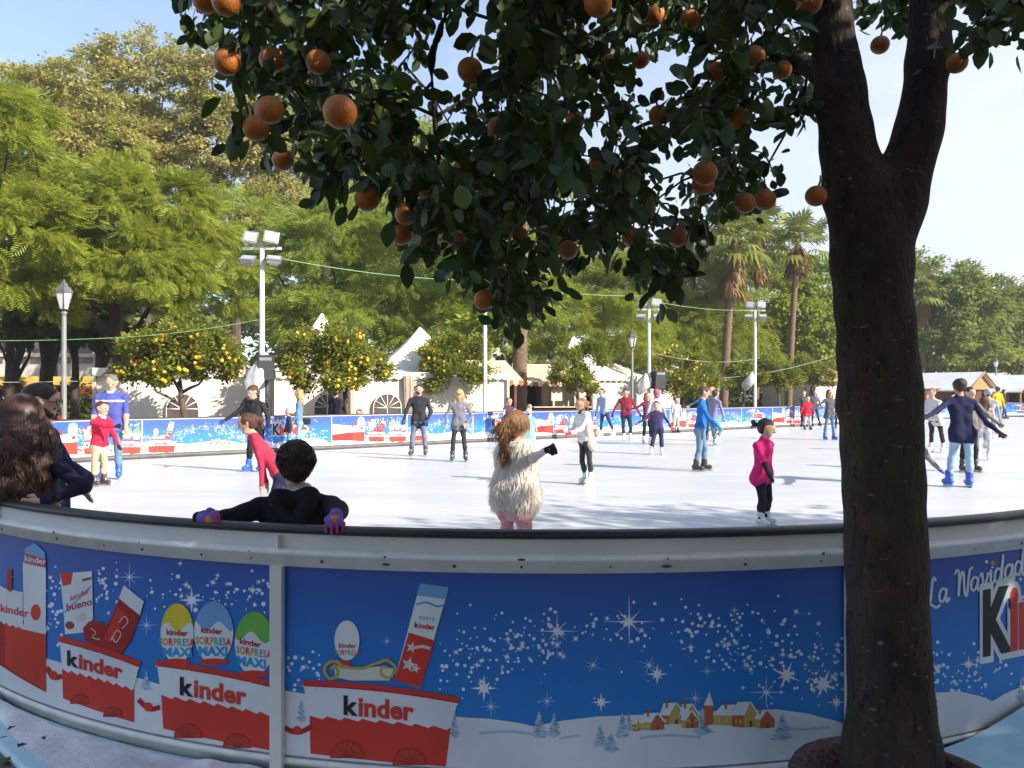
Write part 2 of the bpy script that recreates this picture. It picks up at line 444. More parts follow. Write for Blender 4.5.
# scraped snow lying on the apron, thinning out
M_snow = mat('scraped_snow', (.74, .76, .79), rough=.85, var=.10, scale=4, bump=.5, bscale=30, rgb2=(.84, .84, .86))
V, Q = [], []
rs = np.random.RandomState(3)
tt = np.linspace(-4.0, .9, 140); oo = np.linspace(.02, 1, 24)
nzf = wob(9, 1, 5); nz2 = wob(30, 1, 8)
for t in tt:
    p, n = rink(t); w = (apron_w(t) - .075) * (1 if t < -.4 else max(.02, 1 - (t + .4) / 1.3))
    for o in oo:
        q = p + n * (.024 + (w - .024) * o)
        P3 = np.array([q[0], q[1], 0])
        hgt = .034 * (1 - o ** 3) * (.75 + .5 * nzf(P3)) + .008 * nz2(P3) * (1 - o)
        V.append((q[0] , q[1], -.074 + max(hgt, -.0005)))
k = len(oo)
for i in range(len(tt) - 1):
    for a in range(k - 1): Q.append((i * k + a, i * k + a + 1, i * k + k + a + 1, i * k + k + a))
tag(link('snow', np_mesh('snow', V, Q, M_snow, smooth=True)), kind='stuff')
# fallen leaves on the paving by the apron
M_litter = leafmat('fallen_leaves', (.05, .03, .015), (.16, .09, .03), (.10, .13, .03), trans=.1, scale=3)
V, Q = [], []
rs = np.random.RandomState(9)
for i in range(420):
    t = rs.uniform(-4, 4); p, n = rink(t); o = apron_w(t) + abs(rs.normal(0, .25)) - (.03 if rs.rand() < .93 else .2); q = p + n * o
    a = rs.uniform(0, 6.28); l = rs.uniform(.014, .03); w = l * .45; c, s_ = math.cos(a), math.sin(a)
    z = (-.098 if o > apron_w(t) else -.03) + rs.uniform(.002, .012)
    k = len(V)
    for x, y, dz in ((-l, 0, .0), (0, -w, .006), (l, 0, .0), (0, w, .008)): V.append((q[0] + x * c - y * s_, q[1] + x * s_ + y * c, z + dz * rs.uniform(.3, 2)))
    Q.append((k, k + 1, k + 2, k + 3))
tag(link('fallen_leaves', np_mesh('fallen_leaves', V, Q, M_litter)), kind='stuff')
# ------------------------------------------------------------------ the printed banners
def pm(name, rgb, rough=.45): return mat('print_' + name, rgb, rough=rough, var=.10, scale=2.6, spec=.35, bump=.10, bscale=4, detail=7)
m = bpy.data.materials.new('print_night_blue'); nt, N, L, P = nodes_of(m)
tc = N.new('ShaderNodeTexCoord'); sp = N.new('ShaderNodeSeparateXYZ'); L.new(tc.outputs['Object'], sp.inputs[0])
rp = N.new('ShaderNodeValToRGB'); rp.color_ramp.elements[0].position = .18; rp.color_ramp.elements[1].position = .78
rp.color_ramp.elements[0].color = (.018, .21, .60, 1); rp.color_ramp.elements[1].color = (.030, .085, .38, 1)
e = rp.color_ramp.elements.new(.5); e.color = (.018, .165, .55, 1)
L.new(sp.outputs['Z'], rp.inputs[0]); L.new(rp.outputs[0], P.inputs['Base Color']); P.inputs['Roughness'].default_value = .45
n2 = N.new('ShaderNodeTexNoise'); n2.inputs['Scale'].default_value = 3.2; bp = N.new('ShaderNodeBump'); bp.inputs['Strength'].default_value = .18; bp.inputs['Distance'].default_value = .03
L.new(tc.outputs['Object'], n2.inputs['Vector']); L.new(n2.outputs[0], bp.inputs['Height']); L.new(bp.outputs[0], P.inputs['Normal'])
A_blue = m
A_white = pm('snow_white', (.70, .72, .76)); A_red = pm('red', (.62, .045, .03)); A_dred = pm('deep_red', (.40, .022, .022)); A_black = pm('black', (.02, .02, .022))
A_star = pm('star', (.74, .80, .92)); A_halo = pm('halo', (.10, .19, .50)); A_gold = pm('gold', (.50, .35, .06)); A_yel = pm('yellow', (.70, .55, .04))
A_lblue = pm('light_blue', (.16, .36, .66)); A_green = pm('green', (.16, .45, .08)); A_or = pm('orange', (.70, .26, .05)); A_brown = pm('brown', (.22, .07, .04))
A_shade = pm('snow_blue', (.42, .52, .68)); A_tree = pm('fir_teal', (.16, .27, .33)); A_och = pm('ochre', (.50, .36, .12)); A_house = pm('house_red', (.45, .13, .06)); A_wheel = pm('wheel', (.50, .06, .03))
A_cream = pm('cream', (.62, .60, .55)); A_cyan = pm('cyan', (.03, .30, .62))

def unproj(px, py):
    a = (px - CX) / F
    A_ = a * a + 1; B_ = -2 * (a * C1[0] + C1[1]); Cc = C1 @ C1 - RR * RR
    Y = (-B_ - math.sqrt(max(0, B_ * B_ - 4 * A_ * Cc))) / (2 * A_)
    return RR * math.atan2(a * Y - C1[0], C1[1] - Y), EYE - (py - HY) / F * Y

ART = []            # (layer, material, kind, [(s, z), ...]); kind 'area' = any outline, 'fan' = first point is the hub
def area(m, pts, layer): ART.append((layer, m, 'area', [unproj(*p) for p in pts]))
def fan(m, hub, ring, layer): ART.append((layer, m, 'fan', [unproj(*hub)] + [unproj(*p) for p in ring]))
def ell(m, x, y, rx, ry, layer, n=20, rot=0, a0=0, a1=2 * math.pi):
    c, s = math.cos(rot), math.sin(rot); pts = []
    for i in range(n):
        a = a0 + (a1 - a0) * i / (n if abs(a1 - a0 - 2 * math.pi) < 1e-6 else n - 1)
        u, v = rx * math.cos(a), ry * math.sin(a); pts.append((x + u * c - v * s, y + u * s + v * c))
    area(m, pts, layer)
def ribbon(m, pts, w, layer):
    """a stroke of width w pixels along a smooth line"""
    P = [np.array(p, float) for p in pts]; Q = []
    for i in range(len(P) - 1):
        p0, p1, p2, p3 = P[max(i - 1, 0)], P[i], P[i + 1], P[min(i + 2, len(P) - 1)]
        for t in (0, .25, .5, .75):
            Q.append(.5 * (2 * p1 + (p2 - p0) * t + (2 * p0 - 5 * p1 + 4 * p2 - p3) * t * t + (3 * p1 - p0 - 3 * p2 + p3) * t ** 3))
    Q.append(P[-1])
    for i in range(len(Q) - 1):
        d = Q[i + 1] - Q[i]; l = np.linalg.norm(d)
        if l < 1e-6: continue
        nn = np.array([-d[1], d[0]]) / l * w / 2; e_ = d / l * w * .2
        a, b = Q[i] - e_, Q[i + 1] + e_
        ART.append((layer + i * .001, m, 'fan', [unproj(*((a + b) / 2))] + [unproj(*p) for p in (a - nn, b - nn, b + nn, a + nn)]))

GLY = {}
def glyphs(body, offset=0.0, shear=0.0):
    key = (body, offset, shear)
    if key not in GLY:
        cu = bpy.data.curves.new('lettering', 'FONT'); cu.body = body; cu.size = 1; cu.offset = offset; cu.shear = shear; cu.resolution_u = 3
        o = bpy.data.objects.new('lettering', cu); COL.objects.link(o)
        bpy.context.view_layer.update()
        dg = bpy.context.evaluated_depsgraph_get(); ev = o.evaluated_get(dg); me = ev.to_mesh()
        v = np.array([(p.co.x, p.co.y) for p in me.vertices]); f = [tuple(p.vertices) for p in me.polygons]
        ev.to_mesh_clear(); bpy.data.objects.remove(o); bpy.data.curves.remove(cu)
        GLY[key] = (v, f)
    return GLY[key]
def text(body, x, y, h, m, layer, slope=0.0, bold=.02, shear=0.0, align='C', wide=1.0, colors=None):
    """lettering centred on pixel (x, y), capitals h pixels high"""
    sc = h / .73
    if colors:
        wds = [glyphs(c, bold)[0][:, 0].max() + .06 for c in body]; tot = sum(wds); cx = -tot / 2
        for c, w_, mm in zip(body, wds, colors):
            _text_at(c, x + cx * sc * wide, y + slope * cx * sc * wide, sc, mm, layer, slope, bold, shear, wide); cx += w_
        return
    v, f = glyphs(body, bold, shear)
    w_ = v[:, 0].max() - v[:, 0].min(); x0 = x - (w_ / 2 * sc * wide if align == 'C' else 0)
    _text_at(body, x0, y + (slope * (x0 - x)), sc, m, layer, slope, bold, shear, wide)
def _text_at(body, x0, y0, sc, m, layer, slope, bold, shear, wide):
    v, f = glyphs(body, bold, shear)
    pts = [unproj(x0 + (p[0]) * sc * wide, y0 - (p[1] - .36) * sc + slope * p[0] * sc * wide) for p in v]
    ART.append((layer, m, 'mesh', pts, f))
def logo(x, y, h, layer, slope=0.0, plate=0.0, word='kinder', wide=1.0, bold=.035):
    sc = h / .73; k = glyphs(word[0], .035)[0]; r = glyphs(word[1:], .035)[0]; kw = k[:, 0].max() - .01; tot = kw + r[:, 0].max()
    x0 = x - tot / 2 * sc * wide; x1 = x0 + kw * sc * wide
    for off, cm, ly in (((plate, None, 0),) if plate else ()) + ((bold, 1, .5),):
        _text_at(word[0], x0, y - slope * tot / 2 * sc * wide, sc, A_black if cm else A_white, layer + ly, slope, off, 0, wide)
        _text_at(word[1:], x1, y - slope * (tot / 2 - kw) * sc * wide, sc, A_red if cm else A_white, layer + ly, slope, off, 0, wide)
    return x0, x1

_r = random.Random(11)
def dot(x, y, r, layer=1): fan(A_star, (x, y), [(x + r * math.cos(a), y + r * math.sin(a)) for a in np.linspace(0, 6.2832, 8)[:-1]], layer)
def star(x, y, R, layer=1, n=8, core=.26, rot=0., halo=True, thin=False):
    if halo and not thin and R > 8: fan(A_halo, (x, y), [(x + R * .62 * math.cos(a), y + R * .62 * math.sin(a)) for a in np.linspace(0, 6.2832, 13)[:-1]], layer)
    ring = []
    for i in range(n * 2):
        a = rot + math.pi * i / n
        rr = (R * (1 if (i // 2) % 2 == 0 else .62)) if i % 2 == 0 else R * (.07 if thin else core)
        ring.append((x + rr * math.cos(a), y + rr * math.sin(a)))
    fan(A_star, (x, y), ring, layer + .4)
    if not thin: dot(x, y, R * .32, layer + .6)
def field(n, fx, fy, r0=.7, r1=2.0):
    for _ in range(n):
        x = fx(); y = fy(x); dot(x, y, _r.uniform(r0, r1) * _r.choice([.8, 1, 1, 1.25]))
def mid(n, fx, fy):
    for _ in range(n):
        x = fx(); star(x, fy(x), _r.uniform(2.4, 5.2), rot=_r.uniform(0, .8))

def fir(x, y, w, h):
    t = []
    for k in range(4):
        a = k / 4
        t += [(x - w * .5 * (.25 + .75 * a), y - h + h * (a * .85 + .22)), (x - w * .5 * (.25 + .75 * a) * .55, y - h + h * (a * .85 + .22))]
    left = [(x, y - h)] + t[:-1] + [(x - w * .1, y)]
    right = [(2 * x - p[0], p[1]) for p in reversed(left[1:])]
    area(A_shade, left + right, 3)
    for k in range(16):
        a = _r.uniform(.15, 1); xx = x + _r.uniform(-.42, .42) * w * a; yy = y - h + h * a * .95
        ribbon(A_tree, [(xx - w * .08, yy), (xx + w * .08, yy + h * .02)], h * .035, 3.5)
def house(x0, x1, yb, h, roof, m, side=.45, chim=True):
    xs = x0 + (x1 - x0) * side
    area(m, [(xs, yb), (x1, yb - 1), (x1, yb - h), ((xs + x1) / 2, yb - h - roof), (xs, yb - h)], 4)
    area(A_och if m is A_house else A_house, [(x0, yb - 1), (xs, yb), (xs, yb - h), (x0, yb - h)], 4)
    area(A_white, [(x0 - 1, yb - h + .6), (xs + .3, yb - h + 1), ((xs + x1) / 2, yb - h - roof - 1), ((x0 + xs) / 2 - 1, yb - h - roof - .5)], 5)
    ribbon(A_white, [((xs + x1) / 2, yb - h - roof - .5), (x1 + 1, yb - h + .5)], 1.6, 5)
    for k in (0.3, .7): area(A_yel, [(x0 + (xs - x0) * k - .8, yb - h * .6), (x0 + (xs - x0) * k + .8, yb - h * .6), (x0 + (xs - x0) * k + .8, yb - h * .3), (x0 + (xs - x0) * k - .8, yb - h * .3)], 4.5)
    area(A_brown, [(xs + (x1 - xs) * .4, yb - .5), (xs + (x1 - xs) * .62, yb - .5), (xs + (x1 - xs) * .62, yb - h * .5), (xs + (x1 - xs) * .4, yb - h * .5)], 4.5)
    if chim: area(A_house, [(x0 + (xs - x0) * .6, yb - h - roof * .6), (x0 + (xs - x0) * .6 + 2.4, yb - h - roof * .6), (x0 + (xs - x0) * .6 + 2.4, yb - h - roof - 5), (x0 + (xs - x0) * .6, yb - h - roof - 5)], 6)

def wagon(tl, tr, ml, mr, bl, br, wheels, wr, sag=2.0):
    """tl..br: garland line, wave line and bottom line ends; a scalloped white body over a red one"""
    L_ = lambda a, b, t: (a[0] + (b[0] - a[0]) * t, a[1] + (b[1] - a[1]) * t)
    bow = lambda t: -math.sin(math.pi * t) * sag
    wave = []
    K = 8
    for i in range(K * 4 + 1):
        t = i / (K * 4); p = L_(ml, mr, t); wave.append((p[0], p[1] + ((i % 4) / 4) * 4.0 - 2 + bow(t) * .5))
    top = [(L_(tl, tr, i / 12)[0], L_(tl, tr, i / 12)[1] + bow(i / 12)) for i in range(13)]
    area(A_red, [(p[0], p[1] - 1) for p in wave] + [br, bl], 4)
    area(A_white, top + wave[::-1], 4.6)
    for x, y in wheels:
        ell(A_wheel, x, y, wr, wr, 4.8, 22, a0=math.pi, a1=2 * math.pi)
        for a in np.linspace(math.pi, 2 * math.pi, 9): ribbon(A_dred, [(x, y), (x + wr * math.cos(a), y + wr * math.sin(a))], 1.0, 5.2)
        ribbon(A_dred, [(x + wr * .97 * math.cos(a), y + wr * .97 * math.sin(a)) for a in np.linspace(math.pi, 2 * math.pi, 9)], 1.4, 5.3)
    ribbon(A_red, [(p[0], p[1] - 1.5) for p in top], 6.0, 6)
    ribbon(A_dred, [(p[0], p[1] + 1.0) for p in top], 1.2, 6.3)
    for i in range(30):
        t = i / 29; p = L_(tl, tr, t); dot(p[0], p[1] + bow(t) + 1.6 + 1.8 * abs(math.sin(t * 12)), .75, 6.6)

def coupler(x0, y0, x1, y1):
    ribbon(A_dred, [(x0, y0), ((x0 + x1) / 2, (y0 + y1) / 2 + 5), (x1, y1)], 5, 4.2); ell(A_red, x0 + (x1 - x0) * .45, (y0 + y1) / 2 + 3, 4.5, 4.5, 4.4)

# --- banner with the engine and the first two wagons
area(A_white, [(-60, 640), (0, 650), (47, 658), (60, 662), (100, 672), (140, 678), (160, 684), (215, 694), (282, 700), (300, 790), (-60, 760)], 2)
area(A_dred, [(-34, 612), (5, 621), (47, 631), (47, 692), (3, 666), (-34, 640)], 4)
area(A_red, [(6, 623), (47, 632), (47, 690), (6, 664)], 4.3)
area(A_white, [(-34, 560), (6, 588), (24, 592), (24, 628), (5, 622), (-34, 612)], 4.4)
area(A_white, [(24, 562), (47, 567), (47, 634), (25, 629)], 4.8); area(A_lblue, [(26, 548), (36, 543), (46, 552), (47, 568), (25, 563)], 5)
area(A_red, [(26, 553), (47, 559), (47, 567), (26, 562)], 5.4); text('kinder', 36.5, 559.5, 6, A_white, 6, slope=.2)
ell(A_red, 37, 612, 5, 8, 5.2)
area(A_dred, [(8, 569), (13, 569), (13, 592), (8, 590)], 4.6)
wv_ = [(5 + i * 2.1, 621 + i * .5 + (2.0 if i % 3 == 0 else -1)) for i in range(21)]
ribbon(A_white, wv_, 3.0, 5)
text('kinder', 15.5, 610, 8, A_red, 6, slope=.2)
for x, y in ((18, 665), (37, 675)):
    for a in np.linspace(0, 2 * math.pi, 9)[:-1]: ribbon(A_wheel, [(x, y), (x + 7 * math.cos(a), y + 8 * math.sin(a))], 1, 5)
coupler(48, 668, 62, 676)
wagon((61, 640), (140, 665), (63, 670), (135, 690), (64, 698), (135, 722), ((81, 703), (114, 716)), 9.5, 1.5)
logo(96, 664, 15, 7, .26)
area(A_white, [(61, 573), (93, 571), (94, 618), (87, 632), (66, 634), (65, 615)], 4.2); area(A_red, [(61, 573), (74, 572), (72, 584), (64, 586)], 4.6)
text('kinder', 81, 594, 5.5, A_red, 5, slope=-.45); text('bueno', 80, 604, 7.5, A_dred, 5, slope=-.25); ribbon(A_lblue, [(66, 612), (78, 600), (92, 586)], 1.5, 4.8)
ell(A_brown, 71, 625, 4.5, 4, 5); ell(A_cream, 82, 617, 6, 4, 5, rot=-.5); ribbon(A_brown, [(84, 580), (92, 578)], 2.5, 5)
area(A_dred, [(121, 595), (142, 611), (132, 640), (122, 654), (112, 652), (86, 640), (84, 628), (90, 621), (101, 621), (107, 626), (113, 616)], 4.9)
area(A_red, [(118, 607), (126, 612), (117, 640), (104, 640), (108, 632)], 5.2)
area(A_white, [(125, 585), (145, 601), (141, 615), (120, 598)], 5.6)
for q in ([(92, 628), (97, 632), (94, 637), (101, 639)], [(112, 640), (118, 630), (122, 634), (117, 642), (113, 636)], [(120, 622), (126, 616), (129, 622), (123, 628)]): ribbon(A_cream, q, 1.0, 6)
coupler(140, 700, 160, 707); fir(147, 690, 12, 20)
wagon((158, 664), (275, 686), (162, 696), (275, 716), (164, 728), (272, 750), ((189, 737), (238, 747)), 14)
logo(214, 690, 18, 7, .16)
for i, (x, y, rx, ry, m_, h1) in enumerate(((178, 633, 16.5, 30, A_yel, 0), (214.5, 632, 19.5, 31, A_lblue, 1), (255, 643, 19.5, 32, A_green, 2))):
    sl = (.03, .05, .16)[i]
    ell(m_, x, y, rx, ry, 4.2 + i * .1, 28)
    cut = [(x + rx * math.cos(a), y + ry * math.sin(a)) for a in np.linspace(-.22, math.pi + .22, 20)]
    top = [(x - rx * .95 + 2 * rx * .95 * t, y - ry * (.20 + .16 * math.sin(t * 9 + i * 2)) + sl * (t - .5) * 30) for t in np.linspace(0, 1, 14)]
    area(A_white, cut + top, 4.5 + i * .1)
    ell(A_red, x, y + ry * .95, rx * .75, 3.5, 4.7 + i * .1)
    text('kinder', x - (0, 2, 4)[i], y - (1, 2, 1)[i], 6.0, A_dred, 6, slope=sl + .04, bold=.03)
    text('SORPRESA', x, y + 8.5, 7.5, None, 6, slope=sl, bold=.03, wide=.66, colors=[A_green, A_or, A_red, A_or, A_green, A_cyan, A_or, A_red])
    text('MAXI', x - (0, 1, 3)[i], y + 18.5, 9, A_cyan, 6, slope=sl - .02, bold=.045)
field(26, lambda: _r.uniform(-30, 30), lambda x: _r.gauss(600, 25))
field(34, lambda: _r.uniform(44, 62), lambda x: _r.gauss(610, 22)); field(26, lambda: _r.uniform(95, 118), lambda x: _r.gauss(587, 10))
field(70, lambda: _r.uniform(146, 275), lambda x: _r.gauss(596 + (x - 146) * .02, 14)); mid(9, lambda: _r.uniform(146, 270), lambda x: _r.gauss(594, 10))
star(147, 625, 13, thin=True); star(130, 577, 15, thin=True); star(192, 600, 13); star(253, 590, 6)

# --- banner with the third wagon, the star trail and the village
area(A_white, [(278, 688), (289, 691), (330, 697), (400, 708), (458, 716.6), (490, 718.5), (519, 722.6), (533, 726), (548, 723), (565, 720), (598, 716), (640, 714.5), (700, 711), (776, 709), (806, 713), (833, 720), (852, 726), (870, 800), (278, 800)], 2)
for q in ([(480, 733), (510, 731), (540, 735)], [(640, 738), (665, 735), (700, 737)], [(780, 727), (800, 729), (830, 727)], [(560, 738), (580, 735)]): ribbon(A_shade, q, 2.6, 2.6)
wagon((304, 684), (458, 701), (310, 717), (451, 729), (311, 753), (446, 766), ((348, 757), (410, 764)), 17, 3)
logo(379, 707, 19, 7, .09)
coupler(286, 728, 312, 726); fir(302, 722, 12, 24); fir(455, 738, 12, 26)
ell(A_white, 347.5, 640, 12.5, 20, 5, 28); text('kinder', 348, 645, 5, A_dred, 6, slope=.03); text('SORPRESA', 348, 652, 5.5, None, 6, slope=.02, wide=.66, colors=[A_green, A_or, A_red, A_or, A_green, A_cyan, A_or, A_red])
area(A_cream, [(334, 664), (345, 667), (362, 668), (378, 666), (394, 668), (390, 680), (352, 680), (336, 677)], 4.9)
ribbon(A_gold, [(337, 660), (344, 666), (362, 668), (376, 663), (388, 660), (396, 668), (390, 677), (382, 674), (382, 667), (388, 667)], 2.8, 5.6)
ribbon(A_gold, [(340, 662), (331, 661), (325, 669), (330, 678), (338, 675), (337, 667), (331, 668)], 3.0, 5.8); ell(A_red, 345, 664, 6, 4, 5.4)
area(A_white, [(420.5, 583), (449, 587), (420.5, 687), (395, 680)], 4.1); area(A_red, [(409, 632), (435, 640), (421, 687), (395, 680)], 4.5)
area(A_lblue, [(420.5, 583), (449, 587), (446, 599), (417, 595)], 4.5); ribbon(A_cyan, [(417, 604), (427, 602), (437, 606), (443, 605)], 1.8, 4.8)
logo(425, 625.5, 5.5, 5, .14); text('extra', 427, 617, 5.5, A_cyan, 5, slope=.14, bold=0.)
for x, y, R in ((412, 647, 6), (409, 664, 8), (416, 668, 5)): fan(A_cream, (x, y), [(x + R * (1 if i % 2 == 0 else .42) * math.cos(i * math.pi / 5), y + R * (1 if i % 2 == 0 else .42) * math.sin(i * math.pi / 5)) for i in range(10)], 5)
ribbon(A_cream, [(412, 648), (422, 646), (430, 648)], 3, 5)
yb = lambda x: np.interp(x, [430, 480, 520, 560, 630, 700, 760, 850], [665, 650, 645, 632, 625, 632, 650, 672])
sd_ = lambda x: np.interp(x, [430, 500, 560, 640, 700, 760, 850], [24, 24, 18, 14, 22, 26, 28])
fb = lambda x: _r.gauss(yb(x), sd_(x) * .75)
field(125, lambda: _r.uniform(440, 560), fb); field(36, lambda: _r.uniform(555, 690), fb); field(190, lambda: _r.uniform(680, 846), fb)
mid(14, lambda: _r.uniform(440, 560), fb); mid(12, lambda: _r.uniform(560, 700), fb); mid(26, lambda: _r.uniform(690, 846), fb)
field(26, lambda: _r.uniform(287, 320), lambda x: _r.gauss(668 if x < 310 else 672, 12))
field(30, lambda: _r.uniform(470, 846), lambda x: _r.uniform(610, 705), .5, 1.1)
star(629, 621.5, 28, thin=True); star(629, 621.5, 12); star(557, 631, 22, thin=True); star(557, 631, 11); star(484, 688, 14); star(491, 706.5, 12, thin=True); star(547, 701, 11, thin=True)
star(593, 665, 11, thin=True, rot=.5); star(649, 665, 12, thin=True, rot=.4); star(657, 674, 11); star(601, 702, 10); star(766, 692, 20, thin=True); star(766, 692, 6); star(695, 698, 11, thin=True); star(707, 671, 9, thin=True)
star(786, 675, 15, rot=.4); star(823, 684, 16, rot=.4); star(836, 702, 9); star(734, 610, 8, thin=True); star(387, 641, 7, thin=True)
for x, y, w_, h_ in ((539, 738, 21, 27), (554, 737, 17, 25), (600, 746, 16, 22), (611, 752, 21, 20), (622, 738, 18, 26), (629, 731, 9, 19), (702, 735, 24, 28), (782, 740, 24, 28), (767, 722, 10, 18)): fir(x, y, w_, h_)
house(632, 641, 731, 8, 4, A_och, .4, False); house(640, 664, 730, 9, 8, A_house); house(660, 684, 724, 10, 11, A_och, .35); house(680, 698, 722, 8, 10, A_och, .3); house(681, 698, 728, 9, 8, A_house, .25, False)
area(A_house, [(704, 725), (713, 724), (713, 700), (709, 693), (704, 700)], 4.2); area(A_white, [(703, 705), (709, 691), (713, 705)], 5)
house(713, 736, 725, 11, 9, A_house, .8); house(732, 757, 727, 13, 12, A_och, .45, False); house(755, 774, 728, 10, 8, A_house, .25)

# --- banner with the slogan
area(A_white, [(846, 724), (870, 712), (905, 698), (932, 692.6), (958, 691), (980, 696), (992, 701), (1003, 694), (1030, 682), (1060, 672), (1100, 668), (1150, 690), (1150, 790), (846, 790)], 2)
fir(934, 712, 10, 26); fir(1020, 701, 12, 24)
SCR = {'L': ([(.95, 1.9), (.8, 2.1), (.62, 1.9), (.5, 1.1), (.35, .3), (.0, .0), (.05, .25), (.5, .1), (1.0, -.1), (1.4, .1)], 1.25), 'a': ([(.8, .85), (.45, 1), (.1, .6), (.15, .1), (.45, .05), (.75, .5), (.85, .98), (.78, .3), (.9, 0), (1.15, .3)], 1.05),
       'N': ([(-.1, 1.6), (.1, 1.9), (.3, 1.7), (.3, .9), (.25, .0), (.35, .8), (.6, 1.7), (.8, 1.6), (.85, .8), (.95, .1), (1.15, .1), (1.3, 1.1), (1.45, 1.9), (1.75, 2.1)], 1.5), 'v': ([(0, .8), (.2, 1), (.33, .1), (.45, .05), (.75, .7), (.8, 1), (1.05, .9)], .9),
       'i': ([(.1, .7), (.25, 1), (.22, .2), (.38, .0), (.65, .35)], .55), 'd': ([(.75, .85), (.4, 1), (.1, .6), (.15, .1), (.45, .05), (.75, .6), (.98, 2.0), (.84, .5), (.92, 0), (1.2, .3)], 1.1), ' ': ([], .8)}
sx, sy, q = 926, 606, 13.5
for ch in 'La Navidad':
    st, adv = SCR[ch]
    if st: ribbon(A_white, [(sx + p[0] * q * .7, sy - p[1] * q) for p in st], 2.3, 3)
    if ch == 'i': fan(A_or, (sx + 4, sy - 21), [(sx + 4 + 3.6 * (1 if i % 2 else .45) * math.cos(i * math.pi / 5), sy - 21 + 3.6 * (1 if i % 2 else .45) * math.sin(i * math.pi / 5)) for i in range(10)], 3)
    sx += adv * q * .7; sy -= adv * q * .7 * .36
logo(1036, 611, 62, 4, -.2, plate=.13, word='Kinder', wide=.45, bold=.055)
field(60, lambda: _r.uniform(926, 985), lambda x: _r.gauss(672, 16)); mid(10, lambda: _r.uniform(926, 985), lambda x: _r.gauss(666, 13)); star(968, 664, 9)
field(40, lambda: _r.uniform(985, 1100), lambda x: _r.gauss(668 - (x - 985) * .2, 16)); field(30, lambda: _r.uniform(850, 925), lambda x: _r.gauss(660, 25)); mid(5, lambda: _r.uniform(860, 925), lambda x: _r.gauss(660, 25))

field(120, lambda: _r.uniform(1062, 1126), lambda x: _r.gauss(640, 30)); field(40, lambda: _r.uniform(985, 1060), lambda x: _r.uniform(560, 590))
area(A_white, [(1060, 672), (1085, 650), (1110, 640), (1130, 652), (1130, 760), (1060, 760)], 2.2)

def clip_s(pts, s0, s1):
    for lim, sg in ((s0, 1), (s1, -1)):
        out = []
        for i in range(len(pts)):
            a, b = pts[i - 1], pts[i]; ia, ib = (a[0] - lim) * sg >= 0, (b[0] - lim) * sg >= 0
            if ia != ib: t = (lim - a[0]) / (b[0] - a[0]); out.append((lim, a[1] + (b[1] - a[1]) * t))
            if ib: out.append(b)
        pts = out
        if len(pts) < 3: return []
    return pts

BZ0, BZ1 = .0, .787
def panel_art(s0, s1):
    """flat triangles (s - s0, z, lift) with materials for the part of the artwork between s0 and s1"""
    V, Fc, M = [], [], []
    def put(pts, faces, m, lift):
        k = len(V); V.extend((p[0] - s0, p[1], lift) for p in pts)
        for f in faces: Fc.append(tuple(k + i for i in f)); M.append(m)
    n = 60; w = s1 - s0
    g = [(s0 + w * i / n, BZ0 + (BZ1 - BZ0) * j / 4) for i in range(n + 1) for j in range(5)]
    put(g, [(i * 5 + j, i * 5 + 5 + j, i * 5 + 6 + j, i * 5 + 1 + j) for i in range(n) for j in range(4)], A_blue, 0)
    for it in ART:
        ly, m, kind, pts = it[:4]; lift = .0008 + ly * .0009
        xs = [p[0] for p in pts]
        if max(xs) < s0 or min(xs) > s1: continue
        if kind == 'fan':
            if min(xs) < s0 or max(xs) > s1: continue
            put(pts, [(0, i, i % (len(pts) - 1) + 1) for i in range(1, len(pts))], m, lift)
        elif kind == 'mesh':
            if min(xs) < s0 or max(xs) > s1: continue
            put(pts, it[4], m, lift)
        else:
            pts = [(p[0], min(max(p[1], BZ0 + .002), BZ1 - .002)) for p in clip_s(pts, s0 + .001, s1 - .001)]
            q = []
            for p in pts:
                if not q or (abs(p[0] - q[-1][0]) + abs(p[1] - q[-1][1])) > 1e-4: q.append(p)
            if len(q) > 2 and (abs(q[0][0] - q[-1][0]) + abs(q[0][1] - q[-1][1])) < 1e-4: q.pop()
            if len(q) < 3: continue
            full = []
            for i in range(len(q)):
                a, b = q[i], q[(i + 1) % len(q)]; k = max(1, int(math.hypot(b[0] - a[0], b[1] - a[1]) / .06))
                full += [(a[0] + (b[0] - a[0]) * t / k, a[1] + (b[1] - a[1]) * t / k) for t in range(k)]
            vs = [Vector(p) for p in full]; no = len(vs)
            x0, x1 = min(p[0] for p in q), max(p[0] for p in q); z0, z1 = min(p[1] for p in q), max(p[1] for p in q)
            if x1 - x0 > .12: vs += [Vector((x, z)) for x in np.arange(x0 + .05, x1, .08) for z in np.arange(z0 + .04, z1, .12)]
            r = delaunay_2d_cdt(vs, [], [list(range(no))], 1, 1e-6)
            put([tuple(v) for v in r[0]], [tuple(f) for f in r[2]], m, lift)
    return V, Fc, M

def place_art(art, fn, name):
    V, Fc, M = art
    me = bpy.data.meshes.new(name)
    me.from_pydata([fn(*v) for v in V], [], Fc)
    ms = []
    for m in M:
        if m not in ms: ms.append(m)
    for m in ms: me.materials.append(m)
    ix = {m.name: i for i, m in enumerate(ms)}
    me.polygons.foreach_set('material_index', [ix[m.name] for m in M]); me.update()
    return link(name, me)

PAN = [panel_art(T0 - PW, T0), panel_art(T0, T0 + PW), panel_art(T0 + PW, T0 + 2 * PW)]
for k, art in [(-2, PAN[1]), (-1, PAN[2])] + list(enumerate(PAN)) + [(3, PAN[0]), (4, PAN[1]), (5, PAN[2])]:
    t0 = T0 + PW * (k - 1)
    def fn(s, z, l, t0=t0): p, n = rink(t0 + s); q = p + n * (.0005 + l); return (q[0], q[1], z)
    bparent(place_art(art, fn, 'banner'))
